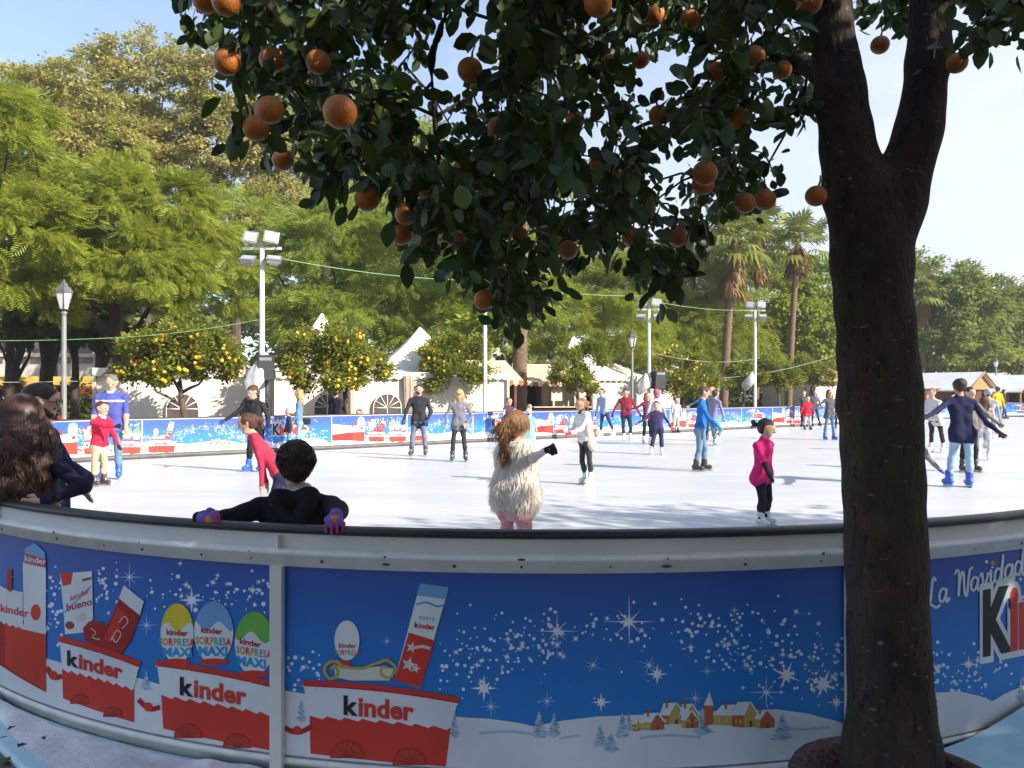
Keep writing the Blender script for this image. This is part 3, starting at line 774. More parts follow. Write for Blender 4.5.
# the far side, seen from the ice: the same three prints again and again
def far_order(i): return PAN[(1, 2, 0)[i % 3]]
UF = 5.48
tfar = lambda u: T_L + Q4 + LU + Q4 + LN + Q4 + (LU - (u - (C1 @ U)))     # parameter of the far straight at distance u along U
pro = {}
for i in range(-2, 28):
    u0 = UF + i * PW
    mode = 'bent' if i < 0 or i >= 20 else 'flat'
    def fz(z): return .125 + z * (.905 - .125) / .787
    if mode == 'flat' and i % 3 in pro:
        src = pro[i % 3]; o = src.copy(); COL.objects.link(o); d = U * (u0 - src['u0']); o.location = (src.location.x + d[0], src.location.y + d[1], 0)
    else:
        tag0 = tfar(u0)
        def fn(s, z, l): p, n = rink(tag0 - s); q = p - n * (.0563 + l); return (q[0], q[1], fz(z))
        if mode == 'flat':
            p0, _ = rink(tfar(UF))
            def fn(s, z, l):
                q = U * s - NN * (.0563 + l); return (q[0], q[1], fz(z))
            o = place_art(far_order(i), fn, 'banner'); b0 = rink(tag0)[0]; o.location = (b0[0], b0[1], 0); o['u0'] = u0; pro[i % 3] = o
        else: o = bparent(place_art(far_order(i), fn, 'banner'))
for o in [x for x in bpy.data.objects if x.name.startswith('banner') and x.parent is None]: bparent(o)
for o in pro.values(): del o['u0']
for o in bpy.data.objects:
    if 'u0' in o.keys(): del o['u0']
for i in range(0, 21, 3):
    for kk in (0, 1, 2):
        p, n = rink(tfar(UF + (i + kk) * PW)); b = MB()
        Mx = Matrix.Translation((p[0] - n[0] * .062, p[1] - n[1] * .062, 0)) @ Matrix.Rotation(PHI, 4, 'Z')
        b.box((0, -.004, .51), (.022, .012, .79), M_white, Mx); bparent(b.build('joint_strip'))
# ------------------------------------------------------------------ people
SKIN = mat('skin', (.52, .31, .22), rough=.55, var=.06, scale=20, spec=.3); SKIN2 = mat('skin_tan', (.40, .22, .14), rough=.55, var=.06, scale=20, spec=.3)
def hairmat(n, c): return mat('hair_' + n, c, rough=.5, var=.45, scale=30, bump=.5, bscale=55, stretch=(3, 3, .5), spec=.35)
HAIR = {'dark': hairmat('dark', (.034, .021, .015)), 'brown': hairmat('brown', (.075, .036, .018)), 'light': hairmat('light_brown', (.22, .115, .05)), 'blond': hairmat('blond', (.42, .26, .10)),
        'grey': hairmat('grey', (.16, .15, .14)), 'red': hairmat('auburn', (.17, .05, .02))}
EYE_M = mat('eye_dark', (.02, .015, .012), rough=.2, var=.1); LIP = mat('lips', (.42, .14, .11), rough=.5, var=.05)
BLADE = mat('steel_blade', (.55, .56, .58), rough=.3, metal=1.0, var=.1)
GLASS_F = mat('spectacle_frame', (.03, .025, .03), rough=.3, var=.1)
def capsules_noise(h): return None

SK_MESH = {}
def skate(parent, P, heading, pitch, size, style, name='skate'):
    """a hire skate: moulded boot with cuff and straps, chassis below, steel blade. P = ankle"""
    key = style
    if key not in SK_MESH:
        c, dk = {'blue': ((.03, .10, .42), (.05, .22, .62)), 'black': ((.03, .03, .034), (.14, .14, .15)), 'white': ((.62, .61, .60), (.75, .74, .72)), 'dark': ((.05, .045, .045), (.22, .2, .2))}[style]
        M1 = mat('boot_' + style, c, rough=.4, var=.2, scale=12); M2 = mat('boot_trim_' + style, dk, rough=.4, var=.15, scale=10)
        A = lambda *a: np.array(a, float)
        pr = [(A(-.055, 0, -.045), A(.11, 0, -.058), .042, .036, 0), (A(.02, -.012, -.05), A(.12, -.012, -.06), .032, .028, 0), (A(.02, .012, -.05), A(.12, .012, -.06), .032, .028, 0),
              (A(-.025, 0, -.04), A(-.005, 0, .085), .046, .054, 0), (A(.03, 0, -.025), A(.0, 0, .08), .036, .046, 0), (A(.06, 0, -.03), A(.01, 0, .04), .026, .03, 1)]
        V, Q, tg = implicit(pr, .0095, .010)
        b = MB(); b.mi(M1); b.mi(M2)
        me = np_mesh('skate', V, Q, [M1, M2], [int(t) for t in tg], smooth=True)
        h = MB()
        h.box((.02, 0, -.096), (.22, .05, .012), M2, bev=.005); h.box((.095, 0, -.106), (.05, .026, .016), M2); h.box((-.055, 0, -.106), (.05, .026, .016), M2)
        for x in (.0, .045): h.box((x, 0, .055 - x * 1.6), (.016, .098 - x * .3, .014), M2, bev=.004)
        bl = MB(); bl.box((.02, 0, -.122), (.285, .005, .026), BLADE, bev=.002)
        SK_MESH[key] = (me, h.mesh('chassis'), bl.mesh('blade'))
    me, ch, bl = SK_MESH[key]
    o = link(name, me, parent)
    o.matrix_basis = Matrix.Translation(P) @ Matrix.Rotation(heading, 4, 'Z') @ Matrix.Rotation(pitch, 4, 'Y') @ Matrix.Scale(size, 4)
    link('chassis', ch, o); link('blade', bl, o)
    return o
ANK = .135

def kn_0(w, d, r): return w + d * .05 * r
def V3(*a): return np.array(a, float)
def direc(a, d):
    a, d = rad(a), rad(d); return V3(math.sin(a) * math.cos(d), -math.sin(d), -math.cos(a) * math.cos(d))

def person(label, px, fy, H, yaw, top, bottom, hair='brown', style='short', torso=(0, 0), aL=((8, 0), (8, 5)), aR=((-8, 0), (-8, 5)), gL=((3, 0), (2, 0)), gR=((-3, 0), (-2, 0)),
           head=(0, 0), skates='white', glove=None, skin=None, Y=None, z0=0.0, h=None, wide=1.0, toe=(8, -8), kid=None, cuffs=None, hem=0.0, sleeve=True, extra=None, group=None, stripe=None, shoe=None, fingers=None, girl=False, glasses=False, beard=False, glove2=None, hand=1.0, collar=None, hood=None):
    if Y is None: Y = F * EYE / (fy - HY)
    kid = H < 1.42 if kid is None else kid
    skin = skin or SKIN
    # proportions
    HH = H / (7.3 if not kid else 6.2 - (1.42 - H) * 1.2)
    f = V3(math.sin(rad(yaw)), -math.cos(rad(yaw)), 0); l = V3(-f[1], f[0], 0)
    up = V3(0, 0, 1)
    legH = H * (.475 if not kid else .455)
    th = legH * .5; sh = legH * .5 - .06 * H
    sw = H * (.118 if not girl else .105) * wide; hw = H * .052
    pel = V3(0, 0, 0)
    tv = -direc(torso[0], torso[1]) * 1.0; tv = V3(tv[0], tv[1], tv[2])
    TL = H - legH - HH - .035 * H
    TL = H * (.822 if not kid else .80) - legH
    chest = pel + tv * TL
    j = {}
    for s, nm in ((1, 'L'), (-1, 'R')):
        j['hip' + nm] = pel + l * s * hw
        g = gL if s == 1 else gR
        j['knee' + nm] = j['hip' + nm] + direc(*g[0]) * th
        j['ank' + nm] = j['knee' + nm] + direc(*g[1]) * sh
        j['sh' + nm] = chest + l * s * sw - tv * .052 * H
    zmin = min(j['ankL'][2], j['ankR'][2])
    sk = min(1.05, max(.62, H / 1.70))
    ground = z0 + (ANK * sk if skates else .055 * H) - zmin
    mid = (j['ankL'] + j['ankR']) / 2
    if z0 is None: pass
    base = V3((px - CX) / F * Y, Y, 0)
    off = V3(base[0] - mid[0], base[1] - mid[1], ground)
    for k_ in j: j[k_] = j[k_] + off
    pel = pel + off; chest = chest + off
    org = V3(base[0], base[1], z0)
    neck = chest + tv * .015 * H
    UA, FA, HD = H * .165, H * .145, H * .095
    for s, nm in ((1, 'L'), (-1, 'R')):
        g = aL if s == 1 else aR
        if len(g[0]) == 3:
            j['elb' + nm] = at(*g[0]); j['wri' + nm] = at(*g[1])
        else:
            j['elb' + nm] = j['sh' + nm] + direc(*g[0]) * UA; j['wri' + nm] = j['elb' + nm] + direc(*g[1]) * FA
    hf = V3(math.sin(rad(yaw + head[0])), -math.cos(rad(yaw + head[0])), 0); p_ = rad(head[1])      # head[1] > 0 looks down
    hfw = hf * math.cos(p_) - up * math.sin(p_); hup = up * math.cos(p_) + hf * math.sin(p_); hl = np.cross(up, hf)
    nk = tv * .6 + up * .4; nk = nk / np.linalg.norm(nk)
    hc = neck + nk * (.022 * H) + hup * HH * .46 + hfw * HH * .06
    h = h or min(.019, max(.0075, Y * .00085))
    r = H / 1.7
    q = (1.0 if not girl else .9) * wide
    if kid: q *= 1.08
    PR = []; HPR = {1: [], -1: []}; tgt = [PR]
    def seg(a, b, r1, r2, t): tgt[0].append((a, b, r1, r2, t))
    # torso
    ts = .104 * r * q
    for s, nm in ((1, 'L'), (-1, 'R')):
        wa = pel + tv * TL * .45 + l * s * hw * .72; cp = chest + l * s * sw * .48 - tv * .10 * H
        seg(pel + l * s * hw * .9 + tv * .045 * H, wa, ts * .95, ts * (.80 if girl else .86), 'top'); seg(wa, cp, ts * (.80 if girl else .86), ts * .90, 'top')
        seg(chest + l * s * sw * .2 - tv * .035 * H, j['sh' + nm], .058 * r * q, .052 * r * q, 'top')
        seg(neck - tv * .005 * H, j['sh' + nm] * .55 + chest * .45 - tv * .0 * H, .040 * r * q, .046 * r * q, 'top')
        if hem: seg(pel + l * s * hw * .95 + tv * .03 * H, pel + l * s * hw * 1.1 - tv * hem * H - f * .018 * H, ts * 1.02, ts * 1.07, 'top')
        seg(pel + l * s * hw * .95, pel + l * s * hw - f * .02 * H - up * .02 * H, .096 * r * q, .094 * r * q, 'bottom')
        seg(j['hip' + nm], j['knee' + nm], .084 * r * q, .055 * r * q, 'bottom')
        calf = j['knee' + nm] * .62 + j['ank' + nm] * .38 - f * .012 * r
        seg(j['knee' + nm], calf, .053 * r * q, .053 * r * q, 'bottom'); seg(calf, j['ank' + nm] + up * .02 * r, .053 * r * q, .042 * r * q, 'bottom')
        ft = f if not toe else V3(math.sin(rad(yaw + (toe[0] if s == 1 else toe[1]))), -math.cos(rad(yaw + (toe[0] if s == 1 else toe[1]))), 0)
        if not skates: seg(j['ank' + nm] - up * .035 * r, j['ank' + nm] - up * .045 * r + ft * .13 * r, .04 * r, .032 * r, 'shoe')
        else: seg(j['ank' + nm], j['ank' + nm] - up * .05 * sk + ft * .05 * sk, .034 * r, .026 * r, 'shoe')
        # arms and hands
        e, w = j['elb' + nm], j['wri' + nm]
        puff = 1.12 if sleeve == 'puff' else 1.0
        hdir = None
        if len(g) > 2: hdir = at(*g[2]) - w; hdir = hdir / np.linalg.norm(hdir)
        seg(j['sh' + nm], e, .050 * r * q * puff, .041 * r * q * puff, 'top' if sleeve else 'sleeve')
        d = w - e; d = d / np.linalg.norm(d)
        seg(e, e + (w - e) * .94, .041 * r * q * puff, .031 * r * q * puff, 'sleeve' if sleeve in (False, 'short') else 'top')
        hd = 'glove' if glove else 'skin'
        if hdir is not None: d = hdir
        side = np.cross(d, f); nside = np.linalg.norm(side); side = side / nside if nside > .2 else l
        bend = (f * .35 + d) if hdir is None else d + V3(0, 0, -1.1); bend = bend / np.linalg.norm(bend)
        pk = w + d * .045 * r * hand
        gr = (1.12 if glove else 1.0) * hand; tgt[0] = HPR[s]
        seg(w - d * .035 * r, w, .029 * r * q, .026 * r, 'cuffend')
        if glove2: seg(kn_0(w, d, r), kn_0(w, d, r) + d * .012 * r, .030 * r, .030 * r, 'band')
        seg(w, w + d * .02 * r, .026 * r * gr, .028 * r * gr, hd)
        for o_ in (-1, 1): seg(w + d * .02 * r + side * o_ * .012 * r, pk + side * o_ * .02 * r + d * .02 * r, .0155 * r * gr, .0145 * r * gr, hd)
        kn = pk + d * .02 * r
        nf = 4
        for i in range(nf):
            o_ = (i - 1.5) * .0185 * r * gr; ln = (.034, .042, .040, .030)[i] * r * hand
            a_ = kn + side * o_; m_ = a_ + d * ln * .55 + side * o_ * .15; t_ = m_ + bend * ln * .8
            fr = .0080 * r * gr
            seg(a_, m_, fr, fr * .95, hd); seg(m_, t_, fr * .95, fr * .8, 'finger' if glove2 else hd)
        tb = w + d * .02 * r + side * .02 * r * s; t1 = tb + (d * .6 + side * .8 * s + f * .3) * .035 * r
        seg(tb, t1, .013 * r * gr, .011 * r * gr, hd); seg(t1, t1 + (d * .9 + f * .3) * .028 * r, .011 * r * gr, .009 * r * gr, hd); tgt[0] = PR
    seg(pel - l * hw * .8 + tv * .035 * H, pel + l * hw * .8 + tv * .035 * H, ts * 1.0, ts * 1.0, 'top')
    if hem: seg(pel - l * hw - tv * hem * H - f * .012 * H, pel + l * hw - tv * hem * H - f * .012 * H, ts * 1.05, ts * 1.05, 'top')
    seg(pel + tv * TL * .45 + f * .012 * r, chest + f * .015 * r - tv * .09 * H, ts * .8, ts * .86, 'top')
    seg(chest - tv * .05 * H, chest - tv * .005 * H, .075 * r * q, .055 * r * q, 'top')
    seg(neck - tv * .02 * H, hc - hup * HH * .22 - hfw * HH * .06, .052 * r * (.85 if kid or girl else 1), .05 * r * (.85 if kid or girl else 1), 'collar' if collar == 'high' else 'skin')
    if collar: seg(neck - tv * .01 * H, neck + tv * .018 * H, .064 * r, .06 * r, 'collar')
    # head: cranium, face, jaw, nose, brow, ears
    R_ = HH * .5
    seg(hc - hfw * R_ * .22 + hup * R_ * .22, hc + hfw * R_ * .10 + hup * R_ * .24, R_ * .72, R_ * .70, 'skin')
    seg(hc + hfw * R_ * .18 + hup * R_ * .1, hc + hfw * R_ * .30 - hup * R_ * .62, R_ * .60, R_ * .34, 'skin')
    for s in (1, -1):
        seg(hc + hl * s * R_ * .30 + hfw * R_ * .1 - hup * R_ * .25, hc + hl * s * R_ * .14 + hfw * R_ * .36 - hup * R_ * .66, R_ * .36, R_ * .24, 'skin')
        seg(hc + hl * s * R_ * .74 - hfw * R_ * .06 - hup * R_ * .16, hc + hl * s * R_ * .84 - hfw * R_ * .12 + hup * R_ * .10, R_ * .10, R_ * .13, 'skin')
    seg(hc + hfw * R_ * .74 + hup * R_ * .06, hc + hfw * R_ * .90 - hup * R_ * .20, R_ * .07, R_ * .13, 'skin')
    PR = [(a - org, b - org, r1, r2, t) for a, b, r1, r2, t in PR]
    seed = sum(ord(c) for c in label) % 999
    V, Q, tg = implicit(PR, h, .010 * r + .25 * h, noise=lambda G: wob(26, .0055 * r, seed)(G) + wob(60, .0022 * r, seed + 5)(G))
    names = {'skin': skin, 'top': fabric(top), 'bottom': fabric(bottom), 'shoe': fabric(shoe or (.05, .045, .04)), 'glove': fabric(glove or (.05, .05, .06)), 'sleeve': fabric(cuffs) if cuffs else skin, 'collar': fabric(collar if isinstance(collar, tuple) else top), 'stripe': fabric(stripe or top), 'finger': fabric(glove2[0] if glove2 else top), 'band': fabric(glove2[1] if glove2 else top)}
    hh2 = max(.0042, min(.010, Y * .00055))
    for s in (1, -1):
        v2, q2, t2 = implicit([(a - org, b - org, r1, r2, t) for a, b, r1, r2, t in HPR[s]], hh2, .0028)
        Q = np.concatenate([Q, q2 + len(V)]); V = np.concatenate([V, v2]); tg = tg + ['sleeve' if (t == 'cuffend' and sleeve in (False, 'short')) else 'top' if t == 'cuffend' else t for t in t2]
    tl = list(names); mi = np.array([tl.index(t) for t in tg])
    if stripe:
        C = V[Q].mean(1) + org; rel = C - chest; hh_ = rel @ tv
        mm = (mi == tl.index('top')) & (np.abs(hh_ + .085 * H) < .016) & (np.linalg.norm(rel - np.outer(hh_, tv), axis=1) < sw * 1.1)
        mi[mm] = tl.index('stripe')
    root = empty('person', tuple(org), 0, label, 'person', group)
    link('body', np_mesh('body', V, Q, [names[t] for t in tl], mi, smooth=True), root)
    # hair
    HP = []
    hs = lambda a, b, r1, r2: HP.append((a - org, b - org, r1, r2, 0))
    cr = hc - hfw * R_ * .16 + hup * R_ * .22
    hm = HAIR[hair]
    hr = R_ * .82
    hs(cr - hfw * R_ * .10, cr + hfw * R_ * .16 + hup * R_ * .06, hr, hr * .93)
    face = hc + hfw * R_ * 1.12 - hup * R_ * .34 - org; fr = R_ * 1.02
    if style in ('short', 'crop'): hs(cr - hfw * R_ * .3 - hup * R_ * .35, cr - hfw * R_ * .25, R_ * .62, R_ * .8)
    if style in ('long', 'wavy'):
        for s in (1, -1):
            a_ = cr + hl * s * R_ * .45 - hfw * R_ * .1; m_ = hc + hl * s * R_ * .72 - hfw * R_ * .22 - hup * R_ * .9; e_ = chest + hl * s * R_ * .7 - tv * H * .055 + (hfw * R_ * .2 if style == 'wavy' else -hfw * R_ * .25)
            hs(a_, m_, R_ * .52, R_ * .46); hs(m_, e_, R_ * .46, R_ * .26)
        m_ = hc - hfw * R_ * .42 - hup * R_ * .7; hs(cr - hfw * R_ * .25, m_, R_ * .68, R_ * .58); hs(m_, chest - f * R_ * .75 - tv * H * .07, R_ * .56, R_ * .32)
    if style == 'pony':
        hs(cr - hfw * R_ * .3 - hup * R_ * .35, cr - hfw * R_ * .2, R_ * .62, R_ * .78)
        b_ = cr - hfw * R_ * .95 + hup * R_ * .12; hs(b_, b_ - hfw * R_ * .28 - hup * R_ * .35, R_ * .2, R_ * .32); hs(b_ - hfw * R_ * .28 - hup * R_ * .35, b_ - hfw * R_ * .2 - hup * R_ * 1.35, R_ * .34, R_ * .14)
    if style == 'bun':
        hs(cr - hfw * R_ * .3 - hup * R_ * .4, cr - hfw * R_ * .2, R_ * .6, R_ * .78)
        b_ = cr - hfw * R_ * 1.28 - hup * R_ * .05; hs(b_ - hup * R_ * .12, b_ + hup * R_ * .1 - hfw * R_ * .15, R_ * .34, R_ * .3)
    name = 'hair'
    cutf = lambda G: np.maximum(fr - np.sqrt(((G - face) ** 2).sum(-1)), -1e9)
    if style in ('beanie', 'helmet', 'hood'):
        name = {'beanie': 'woolly_hat', 'helmet': 'helmet', 'hood': 'hood'}[style]
        hm = fabric(hood or (.6, .6, .6)) if style != 'helmet' else mat('helmet_shell_%d' % int((hood or (.7,))[0] * 100), hood or (.7, .7, .72), rough=.35, var=.05)
        HP.clear(); hr = R_ * .88
        hs(cr - hfw * R_ * .06, cr + hfw * R_ * .14 + hup * R_ * .12, hr, hr * .95)
        if style == 'hood': hs(cr - hfw * R_ * .2, hc - hfw * R_ * .35 - hup * R_ * .8, R_ * .9, R_ * .7)
        face = hc + hfw * R_ * 1.0 - hup * R_ * .62 - org; fr = R_ * 1.12
    Vh, Qh, _ = implicit(HP, max(h * .8, .007), .012 * r, cut=cutf, noise=wob(55, .0045 * r if style not in ('helmet', 'beanie') else .001, seed + 1))
    if len(Qh): link(name, np_mesh(name, Vh, Qh, hm, smooth=True), root)
    if style in ('beanie', 'helmet'):
        HP.clear(); hs(cr - hfw * R_ * .22 - hup * R_ * .5, cr - hfw * R_ * .2 - hup * R_ * .1, R_ * .56, R_ * .76)
        face = hc + hfw * R_ * 1.0 - hup * R_ * .3 - org
        Vh, Qh, _ = implicit(HP, max(h * .8, .008), .012 * r, cut=cutf); 
        if len(Qh): link('hair', np_mesh('hair', Vh, Qh, HAIR[hair], smooth=True), root)
    # face
    if Y < 30:
        for s in (1, -1):
            b = MB(); c = hc + hfw * R_ * .76 + hl * s * R_ * .27 + hup * R_ * .06 - org; b.ball((0, 0, 0), R_ * .085, EYE_M); b.build('eye', root, tuple(c))
        if not beard: b = MB(); c = hc + hfw * R_ * .645 - hup * R_ * .46 - org; b.ball((0, 0, 0), (R_ * .2, R_ * .1, R_ * .06), LIP); b.build('mouth', root, tuple(c), (0, 0, math.atan2(hl[1], hl[0])))
    if beard:
        hb = []
        for s in (1, -1): hb.append((hc + hl * s * R_ * .5 + hfw * R_ * .05 - hup * R_ * .3 - org, hc + hl * s * R_ * .14 + hfw * R_ * .44 - hup * R_ * .72 - org, R_ * .26, R_ * .27, 0))
        hb.append((hc + hfw * R_ * .66 - hup * R_ * .34 - hl * R_ * .2 - org, hc + hfw * R_ * .66 - hup * R_ * .34 + hl * R_ * .2 - org, R_ * .11, R_ * .11, 0))
        Vb, Qb, _ = implicit(hb, max(.006, h * .7), .008); link('beard', np_mesh('beard', Vb, Qb, HAIR[hair], smooth=True), root)
    if glasses:
        b = MB()
        for s in (1, -1):
            c = hc + hfw * R_ * .88 + hl * s * R_ * .32 + hup * R_ * .05 - org
            b.tube([tuple(c + (hl * math.cos(a) * R_ * .24 + hup * math.sin(a) * R_ * .2)) for a in np.linspace(0, 6.2832, 15)], R_ * .03, GLASS_F, 6, cap=False)
            b.tube([tuple(c + hl * s * R_ * .24), tuple(hc + hl * s * R_ * .76 + hup * R_ * .08 - org)], R_ * .028, GLASS_F, 6)
        b.tube([tuple(hc + hfw * R_ * .9 + hl * R_ * .1 + hup * R_ * .08 - org), tuple(hc + hfw * R_ * .9 - hl * R_ * .1 + hup * R_ * .08 - org)], R_ * .03, GLASS_F, 6)
        b.build('glasses', root)
    if skates:
        ss = skates if isinstance(skates, tuple) else (skates, skates)
        for s, nm, st in ((1, 'L', ss[0]), (-1, 'R', ss[1])):
            t_ = toe[0] if s == 1 else toe[1]
            hd = math.atan2(-math.cos(rad(yaw + t_)), math.sin(rad(yaw + t_)))
            an = j['ank' + nm]; lift = an[2] - ANK * sk - z0
            skate(root, tuple(an - org), hd, min(.9, max(0, lift) * 2.2), sk, st)
    if extra: extra(root, j, dict(pel=pel, chest=chest, f=f, l=l, tv=tv, hc=hc, R=R_, org=org, H=H, hfw=hfw, hup=hup, hl=hl, h=h, r=r))
    return root

def garment(root, name, prims, org, h, m, k=.014, amp=.005, cut=None):
    V, Q, _ = implicit([(np.asarray(a) - org, np.asarray(b) - org, r1, r2, 0) for a, b, r1, r2 in prims], h, k, noise=wob(26, amp, 3), cut=cut)
    return link(name, np_mesh(name, V, Q, m, smooth=True), root)
def strands(name, root, P0, D0, n, length, m, curl=.02, grav=.6, segs=8, wd=.004, seed=0, taper=True, freq=28):
    """many thin wavy ribbons starting at P0 with direction D0"""
    rs = np.random.RandomState(seed); V, Q = [], []
    ph = rs.uniform(0, 6.28, (n, 2)); L_ = length * rs.uniform(.7, 1.15, n); fq = freq * rs.uniform(.7, 1.3, n)
    p = P0.copy(); d = D0.copy(); out = []
    rows = []
    e1 = np.cross(d, V3(.3, .2, .93)); e1 /= np.linalg.norm(e1, axis=1)[:, None] + 1e-9; e2 = np.cross(d, e1)
    for i in range(segs + 1):
        t = i / segs
        off = e1 * (np.sin(ph[:, 0] + fq * L_ * t) * curl * t)[:, None] + e2 * (np.cos(ph[:, 1] + fq * L_ * t) * curl * t)[:, None]
        rows.append(p + off)
        p = p + d * (L_ / segs)[:, None]; d = d + V3(0, 0, -grav) / segs * 2; d /= np.linalg.norm(d, axis=1)[:, None]
    rows = np.array(rows)
    w = np.array([wd * (1 - .75 * (i / segs) ** 2 if taper else 1) for i in range(segs + 1)])
    VV = np.stack([rows - e1[None] * w[:, None, None], rows + e2[None] * w[:, None, None], rows + e1[None] * w[:, None, None]], 2)   # seg, n, 3, xyz
    idx = np.arange((segs + 1) * n * 3).reshape(segs + 1, n, 3)
    for a in range(2): Q.append(np.stack([idx[:-1, :, a], idx[:-1, :, a + 1], idx[1:, :, a + 1], idx[1:, :, a]], -1).reshape(-1, 4))
    return link(name, np_mesh(name, VV.reshape(-1, 3), np.concatenate(Q), m, smooth=True), root)

def lie(no, rs, lift=.16, jit=.15):
    """strand directions that follow a surface downwards"""
    dn = V3(0, 0, -1) - no * (no @ V3(0, 0, -1))[:, None] + rs.normal(0, .12, no.shape) * V3(1, 1, .2)
    dn /= np.linalg.norm(dn, axis=1)[:, None] + 1e-9
    D = dn + no * lift + rs.normal(0, jit, no.shape)
    return D / np.linalg.norm(D, axis=1)[:, None]

def long_strands(name, root, cr, R, f, l, length, n, m, org, wave=.016, clump=150, back=.12, flare=.35, wd=.0026, seed=0, face=.35, waves=3.2):
    """hair that starts on the crown of the head, lies over the skull and hangs in wavy clumps"""
    rs = np.random.RandomState(seed); segs = 22
    c_phi = rs.uniform(-math.pi, math.pi, clump); c_ph = rs.uniform(0, 6.28, (clump, 2)); c_len = rs.uniform(.8, 1.08, clump); c_fl = rs.uniform(.7, 1.25, clump)
    fa = np.cos(c_phi); ok = np.where(fa < face)[0]                       # phi = 0 faces forward
    pick = rs.choice(ok, n); phi = c_phi[pick] + rs.normal(0, .07, n); ph = c_ph[pick] + rs.normal(0, .25, (n, 2)); ln = length * c_len[pick] * rs.uniform(.9, 1.08, n); fl = c_fl[pick] + rs.normal(0, .08, n)
    dirv = f[None] * np.cos(phi)[:, None] + l[None] * np.sin(phi)[:, None]; tang = -f[None] * np.sin(phi)[:, None] + l[None] * np.cos(phi)[:, None]
    lay = rs.uniform(.94, 1.06, n); rows = []
    arc = math.pi / 2 * R
    for i in range(segs + 1):
        s = ln * i / segs
        a = np.minimum(s / arc, 1.0) * math.pi / 2
        over = np.maximum(s - arc, 0)
        rr = R * lay * np.sin(np.maximum(a, .02)) + over * flare * fl * np.exp(-over * 2.2)
        z = R * lay * np.cos(a) - over
        wv = np.minimum(over / .12, 1.0)
        w1 = np.sin(ph[:, 0] + waves * 6.283 * s / length) * wave * wv; w2 = np.cos(ph[:, 1] + waves * 6.283 * s / length) * wave * wv
        rows.append(cr[None] - org + dirv * (rr + w1)[:, None] + tang * w2[:, None] + V3(0, 0, 1) * z[:, None] - f[None] * (back * np.minimum(over, .5))[:, None])
    rows = np.array(rows); VV = []
    t = np.linspace(0, 1, segs + 1); w = wd * (1 - .8 * t ** 3)
    e2 = dirv * 1.0
    VV = np.stack([rows - tang[None] * w[:, None, None], rows + e2[None] * w[:, None, None] * .8, rows + tang[None] * w[:, None, None]], 2)
    idx = np.arange((segs + 1) * n * 3).reshape(segs + 1, n, 3); Q = []
    for a in range(2): Q.append(np.stack([idx[:-1, :, a], idx[:-1, :, a + 1], idx[1:, :, a + 1], idx[1:, :, a]], -1).reshape(-1, 4))
    return link(name, np_mesh(name, VV.reshape(-1, 3), np.concatenate(Q), m, smooth=True), root)
# ------------------------------------------------------------------ everyone on and around the ice
NAVY = (.022, .026, .06); BLACK = (.016, .016, .019); JEANS = (.10, .17, .28); LJEANS = (.27, .38, .52); WHITE = (.68, .66, .64); DJEANS = (.03, .045, .09)
GL_BLUE = (.03, .10, .35); GL_BLK = (.02, .02, .024); CREAM = (.60, .52, .42)
GS = 'people skating and standing on the ice'; GW = 'people standing behind the far boards'

# --- by the near rail
def boy_hood(root, j, d):
    ch, tv, f, l, r = d['chest'], d['tv'], d['f'], d['l'], d['r']
    garment(root, 'jacket_hood', [(ch - f * .07 * r + l * s * .10 * r - tv * .03, ch - f * .105 * r + l * s * .03 * r - tv * .16 * r, .055 * r, .05 * r) for s in (1, -1)] + [(ch - f * .06 * r + l * .1 * r, ch - f * .06 * r - l * .1 * r, .05 * r, .05 * r)], d['org'], .008, fabric((.020, .019, .024)))
    hm_ = [o for o in root.children if o.name.startswith('hair')][0]; co = np.array([v.co for v in hm_.data.vertices]); no = np.array([v.normal for v in hm_.data.vertices]); rs = np.random.RandomState(1); ix = rs.choice(len(co), 5200)
    strands('hair_tuft', root, co[ix] - no[ix] * .003, lie(no[ix], rs, .30, .16), len(ix), .020, HAIR['dark'], curl=.002, grav=.5, segs=3, wd=.0013, seed=2).parent = hm_
    garment(root, 'scarf', [(ch + tv * .015 + V3(math.cos(a), math.sin(a), 0) * .062 * r, ch + tv * .015 + V3(math.cos(a + .6), math.sin(a + .6), 0) * .062 * r, .02 * r, .02 * r) for a in np.arange(0, 6.28, .6)], d['org'], .006, mat('scarf_grey_check', (.45, .45, .46), rough=.9, var=.5, scale=60, bump=.3))
person('boy in black hooded jacket and rainbow gloves leaning back on the near rail', 296, 0, 1.255, 186, (.017, .016, .02), DJEANS, 'dark', 'short', Y=3.78, h=.0075, wide=1.1, sleeve='puff',
       aL=((226, 520, 3.60), (203, 518, 3.47), (180, 522, 3.44)), aR=((339, 510, 3.58), (336, 515, 3.35), (333, 539, 3.19)), glove=(.20, .11, .42), glove2=((.42, .08, .22), (.62, .25, .05)), head=(8, 2), hand=1.3, skates='blue', extra=boy_hood, group=GS)

